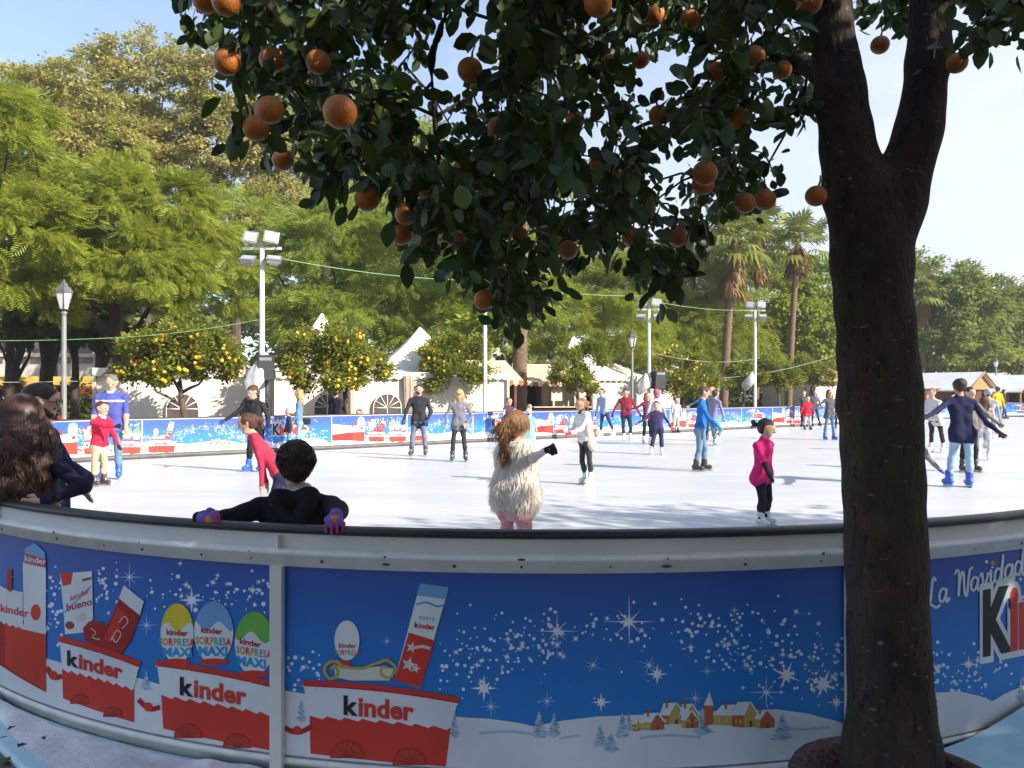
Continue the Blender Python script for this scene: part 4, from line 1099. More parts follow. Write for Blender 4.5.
def curly(root, j, d):
    hc, R, f, l, tv, org, ch = d['hc'], d['R'], d['f'], d['l'], d['tv'], d['org'], d['chest']
    up = V3(0, 0, 1); cr = hc + up * R * .2
    pr = [(cr, cr - f * .02, R * .90, R * .86)]
    for s in (1, -1, .35, -.35):
        a = cr + l * s * R * .6 - f * R * .25; b = hc + l * s * R * 1.05 - f * R * .5 - up * R * 1.4; c = ch + l * s * R * 1.35 - f * R * .85 - up * R * 1.3; e = c - up * R * 1.2 - l * s * .02
        pr += [(a, b, R * .52, R * .50), (b, c, R * .50, R * .46), (c, e, R * .44, R * .22)]
    fc = hc + f * R * 1.25 - up * R * .3 - org
    cutf = lambda G: R * 1.05 - np.sqrt(((G - fc) ** 2).sum(-1))
    g = garment(root, 'hair', pr, org, .010, HAIR_C, .02, .012, cutf)
    long_strands('hair_locks', root, hc + up * R * .18 - f * R * .10, R * 1.12, f, l, .70, 5200, HAIR_C, org, wave=.024, clump=210, back=.13, flare=.55, wd=.0030, seed=4, face=.25, waves=3.6).parent = g
HAIR_C = leafmat('hair_dark_curls', (.026, .012, .009), (.095, .043, .028), (.13, .062, .040), trans=.08, rough=.42, scale=6, spec=.45)
person('girl with very long curly dark hair leaning on the rail', 20, 0, 1.455, 176, (.018, .018, .035), NAVY, 'dark', 'short', Y=4.42, h=.009, girl=True, aL=((-6, 497, 4.55), (2, 498, 4.28), (16, 491, 4.22)), aR=((84, 487, 4.30), (40, 503, 4.12), (22, 505, 4.08)), sleeve='puff', head=(-4, 3), skates='black', extra=curly, kid=False, group=GS)
def grey_hood(root, j, d):
    ch, tv, f, l, r = d['chest'], d['tv'], d['f'], d['l'], d['r']
    garment(root, 'collar', [(ch + tv * .02 - f * .05 * r + l * .11 * r, ch + tv * .02 - f * .05 * r - l * .11 * r, .05 * r, .05 * r), (ch + tv * .01 + f * .04 * r + l * .1 * r, ch - f * .05 * r + l * .12 * r, .026 * r, .05 * r), (ch + tv * .01 + f * .04 * r - l * .1 * r, ch - f * .05 * r - l * .12 * r, .026 * r, .05 * r)], d['org'], .009, fabric((.30, .30, .31)))
    b = MB(); a = j['shR'] - d['org']; b.tube([tuple(a + V3(.0, -.055, .03)), tuple(a + V3(.02, -.062, -.10)), tuple(a + V3(.03, -.06, -.2))], .008, fabric((.45, .02, .03)), 6); b.build('red_piping', root)
person('bearded man with glasses in navy jacket with grey hood', 50, 0, 1.555, 104, NAVY, BLACK, 'dark', 'short', Y=5.05, h=.009, torso=(9, 4), aR=((86, 479, 4.75), (60, 497, 4.5)), aL=((70, 470, 5.3), (84, 490, 5.2)), head=(0, 6), glasses=True, beard=True, skates='black', extra=grey_hood, kid=False, group=GS)

# --- the girl in the shaggy vest
FUR = leafmat('shaggy_cream_fur', (.88, .81, .72), (.95, .91, .85), trans=.35, rough=.8, scale=9, spec=.1)
def vest(root, j, d):
    ch, tv, f, l, org, pel, R, hc = d['chest'], d['tv'], d['f'], d['l'], d['org'], d['pel'], d['R'], d['hc']
    pr = []
    for s in (1, -1):
        pr += [(ch + l * s * .075 - tv * .05, pel + l * s * .065 + tv * .17, .082, .108), (pel + l * s * .065 + tv * .17, pel + l * s * .075 + tv * .095, .108, .122)]
    pr += [(ch + l * .07 - tv * .01, ch - l * .07 - tv * .01, .065, .065)]
    g = garment(root, 'fur_vest', pr, org, .011, FUR, .02, .006)
    co = np.array([v.co for v in g.data.vertices]); no = np.array([v.normal for v in g.data.vertices])
    rs = np.random.RandomState(5); ix = rs.choice(len(co), 10000)
    D = lie(no[ix], rs, .2, .13)
    strands('fur_tuft', root, co[ix] - no[ix] * .008, D, len(ix), .080, FUR, curl=.006, grav=.3, segs=5, wd=.0027, seed=6).parent = g
    garment(root, 'skirt', [(pel + l * s * .055 + tv * .07, pel + l * s * .066 - tv * .012, .088, .094) for s in (1, -1)], org, .011, fabric((.66, .42, .40)), .02)
    b = MB(); c = hc + d['hup'] * R * .72 - d['hfw'] * R * .62 - org
    for s in (1, -1): b.ball(tuple(c + d['hl'] * s * R * .2), (R * .26, R * .1, R * .13), fabric((.72, .62, .58)), 10, 6)
    b.build('hair_bow', root)
    long_strands('hair_lock', root, hc + d['hup'] * R * .14 - d['hfw'] * R * .1, R * .99, d['hfw'], d['hl'], .20, 2600, HAIR['light'], org, wave=.004, clump=200, back=.0, flare=.05, wd=.0016, seed=9, face=.3, waves=1.0)
    # long tail of hair down the back
    a = hc - d['hfw'] * R * 1.0 + d['hup'] * R * .45; 
    gg = garment(root, 'ponytail', [(a, a - d['hfw'] * R * .35 - d['hup'] * R * .7, R * .24, R * .40), (a - d['hfw'] * R * .35 - d['hup'] * R * .7, a - d['hfw'] * R * .15 - d['hup'] * R * 2.3 + l * .01, R * .40, R * .16)], org, .008, HAIR['light'], .012, .006)
    co = np.array([v.co for v in gg.data.vertices]); no = np.array([v.normal for v in gg.data.vertices]); ix = rs.choice(len(co), 900)
    D = lie(no[ix], rs, .1, .06)
    strands('hair_lock', root, co[ix], D, 900, .11, HAIR['light'], curl=.004, grav=.2, segs=5, wd=.002, seed=7).parent = gg
person('girl in shaggy cream fur vest and pink tights reaching one arm out', 513, 0, 1.35, 146, (.66, .56, .54), (.62, .30, .31), 'light', 'short', Y=6.05, h=.009, girl=True, aL=((-4, -34), (6, -60)), aR=((533, 458, 5.82), (547, 450, 5.68), (561, 446, 5.6)), glove=GL_BLK, head=(-6, 4), gL=((-2, -4), (-8, -14)), gR=((4, 4), (-4, -10)), skates='white', extra=vest, group=GS)

# --- middle of the ice
def cuff(root, j, d):
    garment(root, 'shirt_hem', [(d['pel'] + d['l'] * s * .06 * d['r'] + d['tv'] * .03, d['pel'] + d['l'] * s * .065 * d['r'] - d['tv'] * .05, .098 * d['r'], .104 * d['r']) for s in (1, -1)], d['org'], .012, fabric(WHITE))
person('girl with a ponytail in a crimson jacket bending far forward', 276, 0, 1.42, -78, (.44, .035, .075), (.028, .026, .07), 'brown', 'pony', Y=8.0, girl=True, torso=(38, 6), aL=((12, -8), (0, 0)), aR=((10, 10), (16, 6)), gL=((-14, 6), (10, 0)), gR=((-20, 0), (12, 0)), head=(4, 18), skates='white', extra=None, group=GS)
person('small girl in bright pink T-shirt with black sleeves and a bun', 764, 526, 1.20, 46, (.66, .025, .16), (.02, .021, .03), 'dark', 'bun', girl=True, sleeve='short', cuffs=(.02, .02, .028), glove=GL_BLK, aR=((20, 12), (14, 30)), aL=((-32, -5), (-10, 8)), torso=(-2, 0), gL=((8, -2), (-4, 0)), gR=((4, 6), (-6, 4)), head=(26, 14), wide=1.24, hem=.018, skates='white', group=GS)
def coat(root, j, d):
    pel, ch, l, f, tv, r = d['pel'], d['chest'], d['l'], d['f'], d['tv'], d['r']
    pr = []
    for s in (1, -1): pr += [(ch + l * s * .11 * r - f * .03 * r - tv * .04, pel + l * s * .12 * r - f * .04 * r, .085 * r, .095 * r), (pel + l * s * .12 * r - f * .05 * r, pel + l * s * .15 * r - f * .06 * r - tv * .08, .09 * r, .085 * r)]
    garment(root, 'open_coat', pr, d['org'], .014, fabric((.62, .50, .40)), .016)
person('girl with glasses in open cream coat and red gloves', 588, 484.5, 1.42, -62, (.62, .60, .60), (.035, .038, .045), 'light', 'pony', girl=True, aL=((-30, 20), (-72, 25)), aR=((-22, 20), (-80, 30)), glove=(.62, .04, .08), torso=(6, 3), gL=((6, 4), (2, 0)), gR=((-2, 8), (14, -6)), head=(-5, 8), glasses=True, collar=(.10, .09, .09), skates='white', extra=coat, sleeve='puff', group=GS)
person('teenage boy in royal blue hoodie gliding with arms down', 700.5, 471, 1.64, 72, (.018, .13, .42), (.13, .21, .32), 'brown', 'short', aR=((26, 16), (46, 10)), aL=((22, -10), (40, -6)), torso=(-4, 0), gL=((12, 0), (-2, 0)), gR=((-4, 6), (-10, 0)), glove=(.03, .20, .30), head=(6, 14), skates='black', toe=(6, -6), group=GS)
person('man in violet blue sweater with white chest stripe and jeans', 111, 479, 1.83, 14, (.075, .09, .33), (.12, .21, .30), 'grey', 'crop', aL=((9, 4), (5, 14)), aR=((-9, 4), (-4, 8)), head=(10, 24), skates='blue', sleeve='short', stripe=(.6, .6, .62), collar=(.5, .5, .52), hem=.02, glove=None, group=GS)
person('boy in red sweater and beige trousers pointing with one arm', 99, 486, 1.36, 70, (.50, .02, .06), (.48, .38, .25), 'brown', 'short', aR=((76, 14), (88, 6)), aL=((14, -6), (28, 4)), torso=(-5, 0), glove=GL_BLK, head=(2, 4), collar=(.65, .64, .63), gL=((5, 0), (-2, 0)), gR=((0, 4), (-3, 0)), skates='dark', extra=cuff, group=GS)
person('man all in black on blue skates with one arm stretched out', 255, 471.5, 1.66, -22, (.026, .026, .03), BLACK, 'brown', 'short', aR=((-46, 8), (-58, 14)), aL=((24, 4), (6, 14)), torso=(4, 6), gL=((8, 0), (-2, -2)), gR=((-4, 6), (-4, 0)), glove=(.05, .09, .22), head=(-10, 22), skates='blue', group=GS)
def bag(root, j, d):
    b = MB(); c = d['pel'] - d['org'] + V3(.16, -.05, .02); b.box(tuple(c), (.26, .12, .16), fabric((.03, .03, .035)), Matrix.Translation((0, 0, 0)), .03)
    b.tube([tuple(c + V3(-.1, 0, .08)), tuple(d['chest'] - d['org'] + V3(-.04, -.1, .0)), tuple(d['chest'] - d['org'] + V3(.04, .05, .06))], .011, fabric((.03, .03, .035)), 6); b.build('shoulder_bag', root)
person('blonde woman in denim jacket beside a small helmeted child', 300, 453.5, 1.60, -82, (.13, .22, .33), (.24, .40, .58), 'blond', 'long', girl=True, aL=((-10, -8), (-30, 0)), aR=((4, 12), (-28, 10)), gL=((-3, 0), (0, 0)), gR=((5, 0), (2, 0)), skates='blue', extra=bag, head=(0, 6), group=GS)
person('small child in dark jacket and grey helmet next to blonde woman', 289, 454, 1.12, -70, (.025, .035, .06), (.16, .26, .38), 'brown', 'helmet', hood=(.28, .32, .38), aL=((10, 0), (-10, 8)), aR=((-16, 10), (-20, 10)), sleeve='puff', skates='blue', group=GS)
person('bearded man in charcoal jacket with one blue glove', 418.5, 456, 1.71, -4, (.035, .035, .042), (.14, .19, .27), 'dark', 'short', aR=((-22, 6), (-14, 14)), aL=((18, 4), (-18, 28)), gR=((-9, 4), (-5, 0)), gL=((7, 2), (4, 0)), glove=(.03, .08, .28), beard=True, head=(-4, 6), skates='dark', hem=.04, sleeve='puff', group=GS)
person('woman with wavy blond hair in grey sweater and dark leggings', 459, 461.5, 1.60, 4, (.17, .17, .20), (.035, .033, .045), 'blond', 'wavy', girl=True, aR=((-26, 4), (4, 30)), aL=((26, 2), (-32, 24)), gR=((-7, 2), (-3, 0)), gL=((5, 2), (6, 0)), head=(2, 4), glasses=True, skates='dark', hem=.02, group=GS)
def gown(root, j, d):
    pel, ch, l, tv, r = d['pel'], d['chest'], d['l'], d['tv'], d['r']
    garment(root, 'long_coat', [(ch + l * s * .07 * r - tv * .04, pel + l * s * .1 * r - tv * .22, .10 * r, .19 * r) for s in (1, -1)], d['org'], .016, fabric((.26, .62, .55)), .02)
person('small child in a mint green coat and white helmet', 529, 449.5, 1.08, 158, (.26, .62, .55), (.5, .5, .5), 'brown', 'helmet', hood=(.74, .74, .74), aL=((-14, 0), (-10, 0)), aR=((16, 0), (14, 0)), extra=gown, skates='white', group=GS)
person('child in dark purple waistcoat with pale sleeves near the far boards', 509, 442.5, 1.36, 30, (.085, .045, .075), DJEANS, 'red', 'short', sleeve=False, cuffs=(.55, .55, .57), aL=((12, 0), (10, 0)), aR=((-8, 0), (-8, 0)), skates='black', group=GS)
person('girl in pale blue sweater and navy leggings bending forward at the back', 607, 437.5, 1.70, -52, (.27, .33, .50), (.035, .055, .115), 'brown', 'bun', girl=True, torso=(10, 6), aL=((-4, 0), (-16, 8)), aR=((-8, 8), (-16, 10)), gL=((22, -4), (16, 0)), gR=((-10, 8), (-2, 0)), glove=(.04, .05, .12), skates='white', group=GS)
person('skater in dark red hoodie and navy leggings with arms spread low', 627, 441, 1.66, -12, (.24, .025, .05), (.03, .04, .075), 'brown', 'short', aR=((-32, 6), (-24, 8)), aL=((26, 4), (34, 6)), torso=(0, 6), gL=((8, 6), (-4, 0)), gR=((-2, 6), (4, 0)), glove=(.05, .05, .14), head=(-10, 16), skates='white', group=GS)
person('girl in maroon jacket and black trousers holding hands', 647.5, 443.5, 1.53, 30, (.13, .025, .06), BLACK, 'red', 'wavy', girl=True, aR=((-58, 4), (-78, 4)), aL=((16, 6), (18, 10)), gR=((-4, 4), (-3, 0)), gL=((6, 2), (4, 0)), glove=(.05, .03, .08), skates='white', group=GS)
person('person in a pink hood and pale patterned top seen from behind', 656.5, 445, 1.62, 196, (.40, .40, .46), BLACK, 'brown', 'hood', hood=(.40, .11, .18), aL=((-14, 0), (-10, 0)), aR=((12, 0), (14, 0)), gL=((-6, 4), (-6, 0)), gR=((7, 0), (4, 0)), skates='white', group=GS)
person('small boy in purple navy jacket with red gloves in front of the hooded skater', 656.5, 454.5, 1.30, -14, (.055, .04, .12), (.03, .038, .075), 'dark', 'short', aR=((-50, 12), (-64, 10)), aL=((34, 4), (26, 12)), torso=(4, 4), gR=((-12, 6), (-10, 0)), gL=((4, 4), (0, 0)), glove=(.55, .07, .12), head=(6, 8), skates='white', group=GS)
person('child in pale trousers and navy scarf standing by the far boards', 676, 431.5, 1.36, 24, (.42, .42, .42), (.55, .48, .40), 'brown', 'short', Y=31.0, aL=((14, 0), (8, 0)), aR=((-10, 0), (-8, 0)), collar=(.03, .05, .22), skates='dark', group=GS)
person('girl in lavender jacket with one knee lifted behind the blue hoodie', 716, 445.5, 1.63, 128, (.24, .21, .36), (.16, .25, .30), 'brown', 'short', girl=True, aL=((10, 0), (-20, 10)), aR=((16, 6), (10, 10)), torso=(-10, 4), gR=((28, 10), (-26, 0)), gL=((14, 2), (12, 0)), skates=('blue', 'white'), group=GS)
person('skater in slate jacket with an arm stretched behind the blue hoodie', 711, 441, 1.74, -10, (.06, .09, .14), DJEANS, 'brown', 'short', aR=((-66, 2), (-60, 4)), aL=((20, 0), (14, 0)), gL=((4, 0), (2, 0)), skates='black', group=GS)
person('child in bright red jacket and pale jeans by the far boards', 807.5, 430, 1.40, 4, (.60, .02, .045), (.38, .46, .56), 'light', 'short', aR=((-18, 2), (-26, 10)), aL=((16, 2), (8, 8)), gR=((-6, 0), (-4, 0)), gL=((6, 0), (3, 0)), skates='black', hem=.03, sleeve='puff', group=GS)
person('grey haired person in dark coat behind the child in red', 803.5, 427, 1.62, 40, (.05, .05, .06), BLACK, 'grey', 'short', aR=((-60, 0), (-50, 0)), skates='black', group=GS)
person('woman in dim purple coat between the child in red and the long haired woman', 816, 426.5, 1.66, 10, (.09, .085, .13), (.05, .06, .10), 'dark', 'long', girl=True, aL=((20, 0), (20, 6)), gL=((12, 0), (14, 0)), gR=((-3, 0), (-2, 0)), skates='black', group=GS)
person('woman with long auburn hair in charcoal jacket reaching to her side', 829.5, 440, 1.64, 16, (.085, .085, .10), (.11, .19, .32), 'red', 'wavy', girl=True, aR=((-56, 4), (-66, 6)), aL=((12, 2), (0, 16)), gR=((-9, 2), (-5, 0)), gL=((6, 2), (5, 0)), glove=(.03, .10, .34), skates='blue', hem=.03, group=GS)
person('person in magenta top half hidden by the big trunk', 838.5, 429, 1.44, -20, (.45, .03, .12), BLACK, 'brown', 'short', aR=((-20, 4), (-10, 10)), skates='black', group=GS)

# --- right of the trunk
person('man in navy sweater and light jeans skating away with arms spread', 959, 487, 1.73, 176, (.018, .02, .055), (.30, .42, .58), 'dark', 'crop', Y=12.9, h=.011, aL=((937, 411, 12.6), (924, 418, 12.3)), aR=((987, 423, 12.7), (1000, 433, 12.5)), torso=(2, 3), gL=((-8, -2), (-8, -4)), gR=((3, 0), (0, 0)), glove=(.05, .02, .05), skin=SKIN2, hem=.02, skates='blue', group=GS)
person('woman in white jacket and black leggings looking down at her hands', 937, 452.5, 1.64, -54, (.56, .53, .53), (.035, .028, .035), 'light', 'bun', girl=True, torso=(4, 6), aL=((-24, 20), (-70, 20)), aR=((-14, 20), (-76, 20)), gL=((12, 0), (6, 0)), gR=((-6, 6), (-2, 0)), head=(0, 16), skates='white', sleeve='puff', hem=.03, group=GS)
person('brown haired girl in pink beige top and white trousers right of the navy sweater', 983.5, 460.5, 1.42, 150, (.50, .38, .36), (.52, .52, .54), 'brown', 'long', girl=True, aL=((-12, 0), (-8, 0)), aR=((14, 0), (10, 0)), gL=((-6, 0), (-2, 0)), gR=((8, -6), (2, -10)), skates='white', group=GS)
person('person in a grey woolly hat behind the brown haired girl', 988, 448, 1.62, 160, (.34, .34, .38), (.2, .25, .33), 'brown', 'beanie', hood=(.30, .33, .38), aR=((14, 0), (12, 0)), skates='white', group=GS)
person('skater in black trousers and taupe sleeves hidden behind the navy sweater', 969, 472, 1.62, 12, (.17, .15, .14), (.022, .018, .022), 'dark', 'short', aL=((44, 4), (50, 8)), aR=((-14, 0), (-8, 0)), torso=(-4, 4), gL=((5, 2), (2, 0)), gR=((-5, 2), (-4, 0)), glove=(.05, .05, .12), skates='dark', group=GS)
person('man in yellow top and jeans near the market huts', 997.5, 424, 1.84, 188, (.62, .44, .02), (.15, .24, .40), 'brown', 'short', Y=39.5, aL=((-16, 0), (-8, 0)), aR=((14, 0), (18, 0)), gL=((-3, 0), (-8, 0)), gR=((8, 0), (0, 0)), skates='black', group=GS)
person('man in dark clothes beside the yellow top', 1004.5, 417.5, 1.76, 60, (.04, .04, .06), (.06, .08, .14), 'dark', 'short', Y=48, gL=((10, 0), (8, 0)), gR=((-4, 0), (-10, 0)), skates='black', group=GS)
person('person in white printed shirt and jeans just right of the trunk', 918.5, 418, 1.78, 20, (.60, .56, .56), (.12, .20, .36), 'brown', 'short', Y=47, aL=((14, 0), (0, 20)), skates='white', group=GS)
person('child in a dark pink jacket beside the white printed shirt', 927, 420.5, 1.45, -10, (.28, .06, .10), (.06, .07, .12), 'brown', 'short', Y=44, skates='white', group=GS)
person('person in white top far off behind the navy sweater', 956.5, 420, 1.74, 0, (.66, .65, .66), (.07, .09, .14), 'dark', 'short', Y=45, skates='black', group=GS)
person('skater behind the big trunk reaching a grey sleeve and blue glove down', 893, 480, 1.52, 58, (.17, .17, .18), (.03, .03, .04), 'brown', 'short', Y=13.4, torso=(-32, 4), aR=((928, 458, 13.0), (940, 470, 12.9)), aL=((-30, 0), (-10, 0)), gL=((28, 0), (-22, 0)), gR=((-8, 6), (-24, 0)), glove=(.05, .06, .50), sleeve='puff', skates='black', group=GS)

# --- behind the far boards
person('person in long dark coat behind the boards under an orange tree', 335.5, 0, 1.80, 150, (.03, .028, .05), BLACK, 'dark', 'short', Y=23.6, z0=-.1, skates=None, sleeve='puff', hem=.06, group=GW)
person('red haired child looking over the boards by the tent window', 359, 0, 1.17, -30, (.10, .08, .10), DJEANS, 'red', 'short', Y=22.9, z0=-.1, skates=None, group=GW)
person('dark haired onlooker just right of the charcoal jacket', 431.5, 0, 1.22, 10, (.05, .045, .05), BLACK, 'dark', 'short', Y=25.2, z0=-.1, skates=None, group=GW)
person('onlooker in peach top right of the wavy blond hair', 470.5, 0, 1.30, -10, (.52, .30, .22), DJEANS, 'dark', 'short', Y=26.8, z0=-.1, skates=None, group=GW)
person('fair onlooker by the palm trunk behind the boards', 529.5, 0, 1.25, 5, (.42, .25, .16), DJEANS, 'light', 'short', Y=28.6, z0=-.1, skates=None, group=GW)
# ------------------------------------------------------------------ trees
BARK = mat('grey_brown_bark', (.085, .062, .045), rough=.95, var=.45, scale=3, bump=.8, bscale=16, stretch=(3, 3, .7))
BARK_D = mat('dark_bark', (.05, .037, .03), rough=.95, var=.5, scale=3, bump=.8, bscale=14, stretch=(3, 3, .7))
LF_JAC = leafmat('jacaranda_leaf', (.16, .22, .028), (.34, .39, .048), (.46, .42, .06), trans=.48, scale=.32)
LF_JAC2 = leafmat('bright_green_leaf', (.16, .24, .04), (.34, .41, .06), (.45, .46, .08), trans=.48, scale=.3)
LF_TAN = leafmat('olive_tan_leaf', (.24, .27, .08), (.48, .44, .14), (.60, .44, .18), trans=.48, scale=.22)
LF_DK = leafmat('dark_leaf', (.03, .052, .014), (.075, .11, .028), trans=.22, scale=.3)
LF_FAR = leafmat('far_leaf', (.12, .18, .04), (.26, .31, .07), (.33, .33, .08), trans=.45, scale=.16)
LF_OR = leafmat('orange_tree_leaf', (.12, .17, .025), (.28, .31, .05), (.40, .36, .07), trans=.42, scale=1.2)
FRUIT = mat('orange_peel', (.45, .14, .018), rough=.45, var=.12, scale=6, bump=.25, bscale=160)
FRUIT_FAR = mat('yellow_orange_peel', (.82, .45, .03), rough=.5, var=.15, scale=3)

def quads_from(P, D, Nn, Ls, Ws, fold=0.0):
    """diamond leaves: base P, axis D, normal Nn"""
    side = np.cross(Nn, D); side /= np.linalg.norm(side, axis=1)[:, None] + 1e-9
    up = np.cross(D, side)
    mid = P + D * (Ls * .5)[:, None] + up * (Ws * fold)[:, None]
    V = np.stack([P, mid + side * (Ws * .5)[:, None], P + D * Ls[:, None], mid - side * (Ws * .5)[:, None]], 1)
    return V.reshape(-1, 3), np.arange(len(P) * 4).reshape(-1, 4)

def clumps(lobes, per_area, seed, flat=.5, low=-.55, spread=.20):
    rs = np.random.RandomState(seed); C, Rr, Dn = [], [], []
    for cx, cy, cz, rx, ry, rz in lobes:
        n = max(8, int(per_area * (rx * rz + rx * ry + ry * rz)))
        v = rs.normal(size=(n * 3, 3)); v /= np.linalg.norm(v, axis=1)[:, None]; v = v[v[:, 2] > low][:n]
        rad_ = rs.uniform(.55, 1.04, len(v)) ** .7
        C.append(np.array([cx, cy, cz]) + v * rad_[:, None] * np.array([rx, ry, rz])); Rr.append(np.full(len(v), spread * (rx * ry * rz) ** (1 / 3)) * rs.uniform(.6, 1.35, len(v))); Dn.append(v)
    return np.concatenate(C), np.concatenate(Rr), np.concatenate(Dn)

def foliage(lobes, n_leaf, L_, W_, seed, clump_density=1.2, flat=.45, droop=.5, spread=.22, fern=0):
    rs = np.random.RandomState(seed + 77)
    C, Rr, Dn = clumps(lobes, clump_density, seed, spread=spread)
    w = Rr ** 2; pick = rs.choice(len(C), n_leaf, p=w / w.sum())
    off = rs.normal(size=(n_leaf, 3)) * .6; off[:, 2] *= flat
    P = C[pick] + off * Rr[pick][:, None]
    out = Dn[pick] * .7 + off * .5 + rs.normal(0, .35, (n_leaf, 3)); out[:, 2] -= droop
    D = out / np.linalg.norm(out, axis=1)[:, None]
    Nn = rs.normal(0, .45, (n_leaf, 3)) + Dn[pick] * .45 + V3(0, 0, .75); Nn /= np.linalg.norm(Nn, axis=1)[:, None]
    Ls = L_ * rs.uniform(.6, 1.25, n_leaf)
    if not fern: return quads_from(P, D, Nn, Ls, W_ * rs.uniform(.7, 1.2, n_leaf), .15)
    side = np.cross(Nn, D); side /= np.linalg.norm(side, axis=1)[:, None] + 1e-9; up = np.cross(D, side)
    Vs, k = [], 0
    for i in range(fern):
        t = (i + .6) / fern
        base = P + D * (Ls * t)[:, None] - up * (Ls * .22 * t * t)[:, None]
        ln = Ls * .40 * math.sin(math.pi * (.15 + .8 * t))
        for s in (1, -1):
            d2 = side * s * .85 + D * .5 - up * .18; d2 /= np.linalg.norm(d2, axis=1)[:, None]
            v, _ = quads_from(base, d2, up, ln, np.full(n_leaf, L_ * .085), 0); Vs.append(v)
    v, _ = quads_from(P, D, side, Ls * 1.1, np.full(n_leaf, L_ * .05), 0); Vs.append(v)
    V = np.concatenate(Vs); return V, np.arange(len(V)).reshape(-1, 4)

def plain_trunk(base, top, r0, r1, limbs, m, seed, lean=0.0):
    b = MB(); rs = random.Random(seed)
    base = np.array(base, float); top = np.array(top, float); pts = []
    bendx, bendy = rs.uniform(-.05, .05), rs.uniform(-.05, .05); H = top[2] - base[2]
    for i in range(7):
        t = i / 6; p = base * (1 - t) + top * t; p = p + np.array([math.sin(t * 3.1) * bendx * H, math.sin(t * 3.1) * bendy * H, 0]); pts.append(tuple(p))
    b.tube(pts, [r0 * 1.35] + [r0 + (r1 - r0) * i / 6 for i in range(1, 7)], m, 9)
    for q in limbs:
        q = np.array(q, float); k = rs.randint(3, 5); s = np.array(pts[k]); md = (s + q) / 2 + np.array([rs.uniform(-.15, .15), rs.uniform(-.15, .15), -.08]) * np.linalg.norm(q - s)
        rr = r1 * .8
        b.tube([tuple(s), tuple(s * .5 + md * .5 + np.array([0, 0, .02])), tuple(md), tuple(q)], [rr, rr * .85, rr * .65, rr * .22], m, 6)
    return b

def tree(name, label, group, px, Y, lobes_px, leaf, n, L_, W_, seed, trunk_r=.22, bark=None, droop=.5, dens=1.2, flat=.45, fern=0, deep=1.0, cat='tree', fruit=0, spread=.22, base_px=None, fork=None):
    """lobes_px: (px, py, half width px, half height px, depth offset m)"""
    root_p = at(base_px or px, HY, Y); root = empty(name, (root_p[0], Y, -.1), 0, label, cat, group)
    o = np.array([root_p[0], Y, -.1]); lobes = []
    for q in lobes_px:
        dy = q[4] if len(q) > 4 else 0
        c = at(q[0], q[1], Y + dy) - o; sx = q[2] / F * (Y + dy); sz = q[3] / F * (Y + dy)
        lobes.append((c[0], c[1], c[2], sx, sx * deep, sz))
    V, Q = foliage(lobes, n, L_, W_, seed, dens, flat, droop, spread, fern)
    link('crown', np_mesh('crown', V, Q, leaf), root)
    cen = np.mean([l[:3] for l in lobes], 0); low = min(l[2] - l[5] for l in lobes)
    top = (cen[0] * .6, cen[1] * .6, max(low * .6 + cen[2] * .4, .8))
    plain_trunk((0, 0, 0), top, trunk_r, trunk_r * .6, [(l[0] * .85, l[1] * .85, l[2] - l[5] * .1) for l in lobes], bark or BARK, seed).build('trunk', root)
    if fruit:
        rs = np.random.RandomState(seed); b = MB()
        C, Rr, Dn = clumps(lobes, dens, seed, spread=spread)
        for i in range(fruit):
            k = rs.randint(len(C)); p = C[k] + Dn[k] * Rr[k] * .5 + rs.normal(0, .09, 3)
            b.ball(tuple(p), .056, FRUIT_FAR, 6, 4)
        tag(b.build('fruit', root), kind='stuff')
    return root

GT = 'tall trees behind the rink'
J = 'feathery yellow green trees along the far side'
# feathery yellow-green trees, near to far
tree('jacaranda_tree', 'feathery yellow green tree cut by the left edge of the photo', J, -10, 25, [(-25, 120, 55, 55, 0), (10, 150, 45, 55, 1), (15, 240, 62, 55, 0), (-45, 230, 65, 70, 2), (-10, 300, 70, 38, 1)], LF_JAC, 9500, .50, .1, 1, .26, BARK_D, fern=7, dens=2.0)
tree('jacaranda_tree', 'broad feathery tree over the leftmost street lamp', J, 105, 29, [(95, 205, 70, 42, 0), (160, 225, 70, 50, 1), (70, 265, 62, 50, 0), (130, 275, 75, 48, -1.5), (200, 285, 48, 48, 0), (125, 152, 22, 26, 2), (60, 190, 50, 36, 2)], LF_JAC, 16000, .48, .1, 2, .30, BARK_D, fern=7, dens=2.0)
tree('jacaranda_tree', 'bright green tree rising behind the tall floodlight mast', J, 330, 38, [(330, 250, 60, 48, 0), (285, 290, 52, 52, 0), (375, 232, 52, 48, 1), (400, 290, 55, 48, 0), (340, 318, 62, 34, -1), (250, 240, 42, 52, 2)], LF_JAC2, 15000, .52, .1, 3, .28, BARK_D, fern=5, dens=2.0)
tree('jacaranda_tree', 'bright green tree over the white pagoda tent right of the mast', J, 470, 39, [(455, 280, 55, 55, 0), (430, 330, 52, 34, -1), (510, 300, 55, 48, 0), (480, 240, 55, 40, 1)], LF_JAC2, 11500, .55, .1, 4, .3, BARK, fern=4, dens=2.0)
tree('jacaranda_tree', 'yellowish tree left of the slender street lamp', J, 590, 43, [(565, 275, 46, 38, 0), (612, 300, 48, 46, 0), (560, 325, 44, 38, -1), (630, 345, 40, 32, -1), (600, 262, 40, 24, 1)], LF_JAC, 12000, .55, .12, 5, .26, BARK, fern=4, dens=2.0, base_px=612)
tree('jacaranda_tree', 'rounded tree between the slender street lamp and the palms', J, 680, 50, [(690, 272, 48, 40, 0), (665, 325, 46, 45, 0), (715, 320, 44, 52, 0), (650, 262, 38, 22, 1), (740, 350, 36, 34, 0)], LF_JAC, 13000, .6, .13, 6, .28, BARK, fern=4, dens=2.0)
